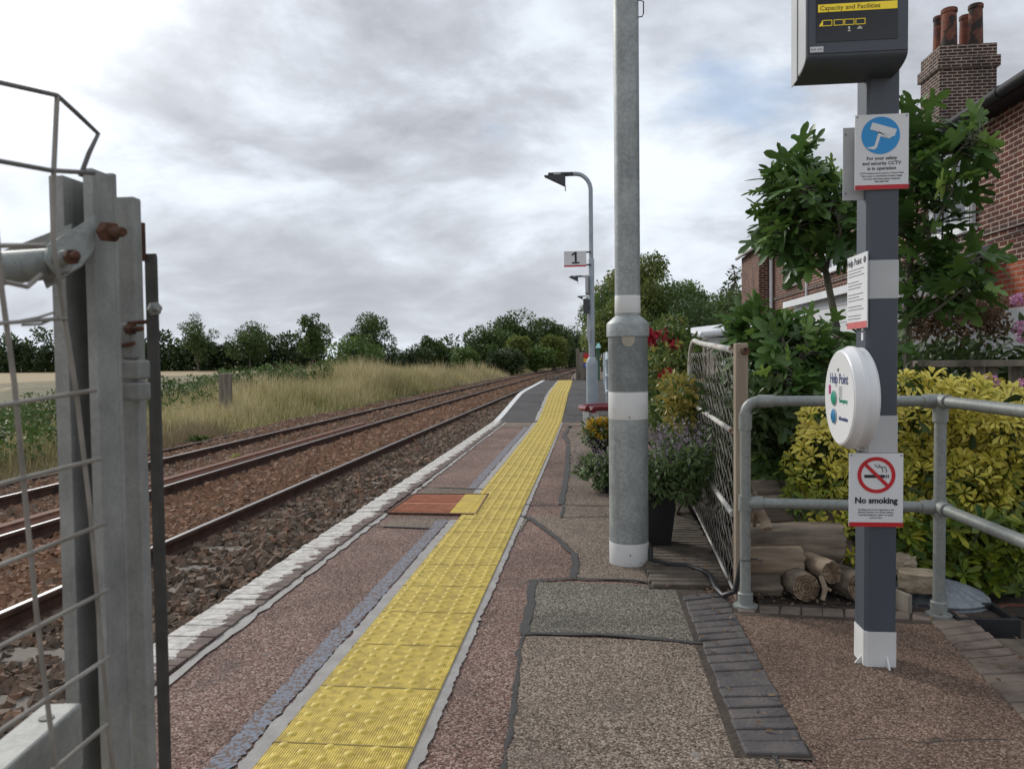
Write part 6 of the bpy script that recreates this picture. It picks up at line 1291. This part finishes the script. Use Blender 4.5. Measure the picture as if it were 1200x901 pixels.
# ------------------------------------------------------------------ brick house
HX = 5.6; HE = W(1200, 88, HX/ (505/900.))[2]
hs = thing('brick_house', (HX+2, 18, -.1), 'dark red brick house with black gutter and tall chimney on the right', 'house')
Yn, Yf_ = 5.0, 27.6; ez = 4.5
def hw(y0, y1, z0, z1, mat, name, x=HX, th=.25):
    mb = MB(); mb.bb(x, x+th, y0, y1, z0, z1); return mb.build(name, M[mat], hs, smooth=False)
hw(Yn, 24.8, 1.75, ez, 'brick', 'wall'); hw(Yn, 24.8, -.1, 1.748, 'whitewash', 'whitewashed_wall', HX-.015); hw(10.2, 12.0, 1.752, 2.35, 'brickred', 'repaired_brickwork', HX-.004, .003)
mb = MB(); mb.bb(HX-.42, HX+.25, 24.802, 27.6, -.1, ez); mb.build('wing_wall', M['brick'], hs, smooth=False)
hw(Yn, 24.7, 2.82, 2.9, 'brickchim', 'string_course', HX-.035, .034)
mb = MB(); mb.tube([(HX-.05, Yn, 2.78), (HX-.05, 9.5, 2.76), (HX-.05, 12, 2.7)], .012, 6); mb.build('cable', M['plastic'], hs)
mb = MB(); mb.prism([(HX-.32, Yn-.2, ez+.08), (HX+4, Yn-.2, ez+2.2), (HX+8, Yn-.2, ez+.08), (HX+8, Yn-.2, ez-.02), (HX+4, Yn-.2, ez+2.05), (HX-.32, Yn-.2, ez-.02)], (0, 24.8-Yn, 0)); mb.prism([(HX-.6, 24.602, ez+.06), (HX+4, 24.602, ez+2.1), (HX+4, 24.602, ez+1.95), (HX-.6, 24.602, ez-.04)], (0, 3.1, 0)); rf_ = mb.build('roof', M['slate'], hs, smooth=False)
mb = MB(); mb.bb(HX-.3, HX-.002, Yn, 24.7, ez-.06, ez-.022); mb.build('soffit', M['gutter'], rf_, smooth=False); mb = MB(); mb.tube([(HX-.36, Yn-.2, ez-.0), (HX-.36, 20, ez-.0)], .075, 12); 
for y in (8.6, 9.6, 10.6, 12.6, 15.6): mb.tube([(HX-.36, y, ez), (HX-.36, y+.09, ez)], .085, 12)
mb.build('gutter', M['gutter'], hs); mb = MB(); mb.tube([(HX-.36, 20.02, ez-.0), (HX-.36, 24.5, ez-.0)], .07, 10); mb.tube([(HX-.58, 24.7, ez), (HX-.58, 27.7, ez)], .06, 10); mb.bb(HX-.5, HX+.2, 24.74, 24.79, ez-.12, ez); mb.build('white_gutter', M['pvc'], hs)
mb = MB(); mb.tube([(HX-.09, 24.6, ez-.05), (HX-.09, 24.6, .5)], .05, 8); mb.build('downpipe', M['pvc'], hs)
mb = MB(); mb.tube([(HX-.05, 21.6, 4.2), (HX-.05, 21.0, 4.0), (HX-.05, 20.8, 3.6), (HX-.05, 20.8, 2)], .03, 6); mb.build('wall_pipe', M['pvc'], hs)
def window(y0, y1, z0, z1, bars=True):
    mb = MB(); x = HX-.06; w = .07
    mb.bb(x, HX-.001, y0, y0+w, z0, z1); mb.bb(x, HX-.001, y1-w, y1, z0, z1); mb.bb(x, HX-.001, y0+w, y1-w, z0, z0+w); mb.bb(x, HX-.001, y0+w, y1-w, z1-w, z1); mb.bb(x+.005, HX-.001, (y0+y1)/2-.035, (y0+y1)/2+.035, z0+w, z1-w)
    mb.bb(x-.05, HX-.002, y0-.06, y1+.06, z0-.06, z0-.002); 
    if bars: mb.bb(x+.012, HX-.001, y0+w, y1-w, z0+(z1-z0)*.66-.02, z0+(z1-z0)*.66+.02)
    f_ = mb.build('window', M['pvc'], hs, smooth=False); mb = MB(); mb.bb(HX-.03, HX-.0015, y0+w+.001, y1-w-.001, z0+w+.001, z1-w-.001); mb.build('pane', M['glass'], f_, smooth=False)
window(12.0, 13.4, 3.0, 4.25); window(21.9, 23.1, 3.1, 4.1); window(18.0, 19.2, 3.1, 4.1); window(15.6, 16.6, 1.9, 2.75, False)
# open casement of the near window
mb = MB(); y0, zlo, zhi = 12.0, 3.05, 4.2; a = R_(35); dx, dy = -math.sin(a), math.cos(a); Lc = .62
for s0, s1, z0_, z1_ in ((0, .06, zlo, zhi), (Lc-.06, Lc, zlo, zhi), (.06, Lc-.06, zlo, zlo+.06), (.06, Lc-.06, zhi-.06, zhi)): 
    mb.prism([(HX-.07+dx*s0, y0+dy*s0, z0_), (HX-.07+dx*s1, y0+dy*s1, z0_), (HX-.07+dx*s1, y0+dy*s1, z1_), (HX-.07+dx*s0, y0+dy*s0, z1_)], (-.03, -.02, 0))
mb.build('casement', M['pvc'], hs, smooth=False)
# chimney
CY = 19.6; CX0, CX1 = W(1101, 100, CY)[0], W(1168, 100, CY)[0]; CL = CY*(CX0/W(1079, 100, CY)[0]-1); zc = W(1130, 52, CY)[2]
mb = MB(); mb.bb(CX0, CX1, CY, CY+CL, 5.5, zc-.55); mb.bb(CX0-.06, CX1+.06, CY-.06, CY+CL+.06, zc-.55, zc-.3); mb.bb(CX0+.0, CX1+.0, CY, CY+CL, zc-.3, zc); chm = mb.build('chimney', M['brickchim'], hs, smooth=False)
for px, ptop, yo, rr in ((1100, 20, .8, .13), (1112, 11, .3, .18), (1131, 19, .8, .14), (1143, 6, .3, .165)):
    p = W(px, 50, CY+yo); zt_p = W(px, ptop, CY+yo)[2]; mb = MB(); mb.lathe([(rr*1.05, zc-.02), (rr, zc+.15), (rr*.9, zt_p-.12), (rr*1.02, zt_p-.1), (rr*1.02, zt_p-.02), (rr*.9, zt_p), (rr*.7, zt_p), (rr*.7, zt_p-.05)], (p[0], CY+yo, 0), 18); mb.build('chimney_pot', M['terracotta'], chm)
# ---- white clad lean-to and shed
ln = thing('lean_to', (5, 15, -.1), 'white clad lean to with a grey sloping roof against the brick house', 'extension'); X_ = 4.35; zt_l = W(1000, 334, X_/(305/900.))[2]
mb = MB(); mb.bb(X_, HX-.02, 11.5, 17.3, -.09, zt_l); mb.build('wall', M['clad'], ln, smooth=False)
mb = MB(); [mb.bb(X_-.006, X_-.0005, 11.5, 17.3, z, z+.012) for z in np.arange(.2, zt_l, .3)]; mb.build('board_joint', M['lead'], ln, smooth=False)
mb = MB(); mb.prism([(X_-.15, 11.4, zt_l+.02), (HX-.02, 11.4, zt_l+.42), (HX-.02, 11.4, zt_l+.34), (X_-.15, 11.4, zt_l-.06)], (0, 6.1, 0)); mb.build('roof', M['lead'], ln, smooth=False)
mb = MB(); mb.bb(X_-.18, X_-.151, 11.4, 17.5, zt_l-.09, zt_l+.04); mb.build('fascia', M['pvc'], ln, smooth=False)
sd2 = thing('white_outbuilding', (3.5, 22, -.1), 'low white outbuilding with rolled white roof edge behind the chain link gate', 'outbuilding'); xx0 = 2.55; z_s = W(830, 386, 18.)[2]
mb = MB(); mb.bb(xx0, 4.2, 17.6, 22, -.1, z_s-.2); mb.build('wall', M['pvc'], sd2, smooth=False)
mb = MB(); mb.prism([(xx0-.12, 17.4, z_s-.19), (4.3, 17.4, z_s-.0), (4.3, 22.2, z_s+.25), (xx0-.12, 22.2, z_s+.06)], (0, 0, .09)); mb.tube([(xx0-.12, 17.35, z_s-.14), (4.3, 17.35, z_s+.06)], .075, 10); mb.tube([(xx0-.12, 17.35, z_s-.14), (xx0-.12, 22.2, z_s+.1)], .07, 10); mb.build('roof', M['pvc'], sd2)
mb = MB(); mb.bb(3.0, 3.7, 17.57, 17.598, .9, z_s-.32); mb.build('window', M['glass'], sd2, smooth=False)
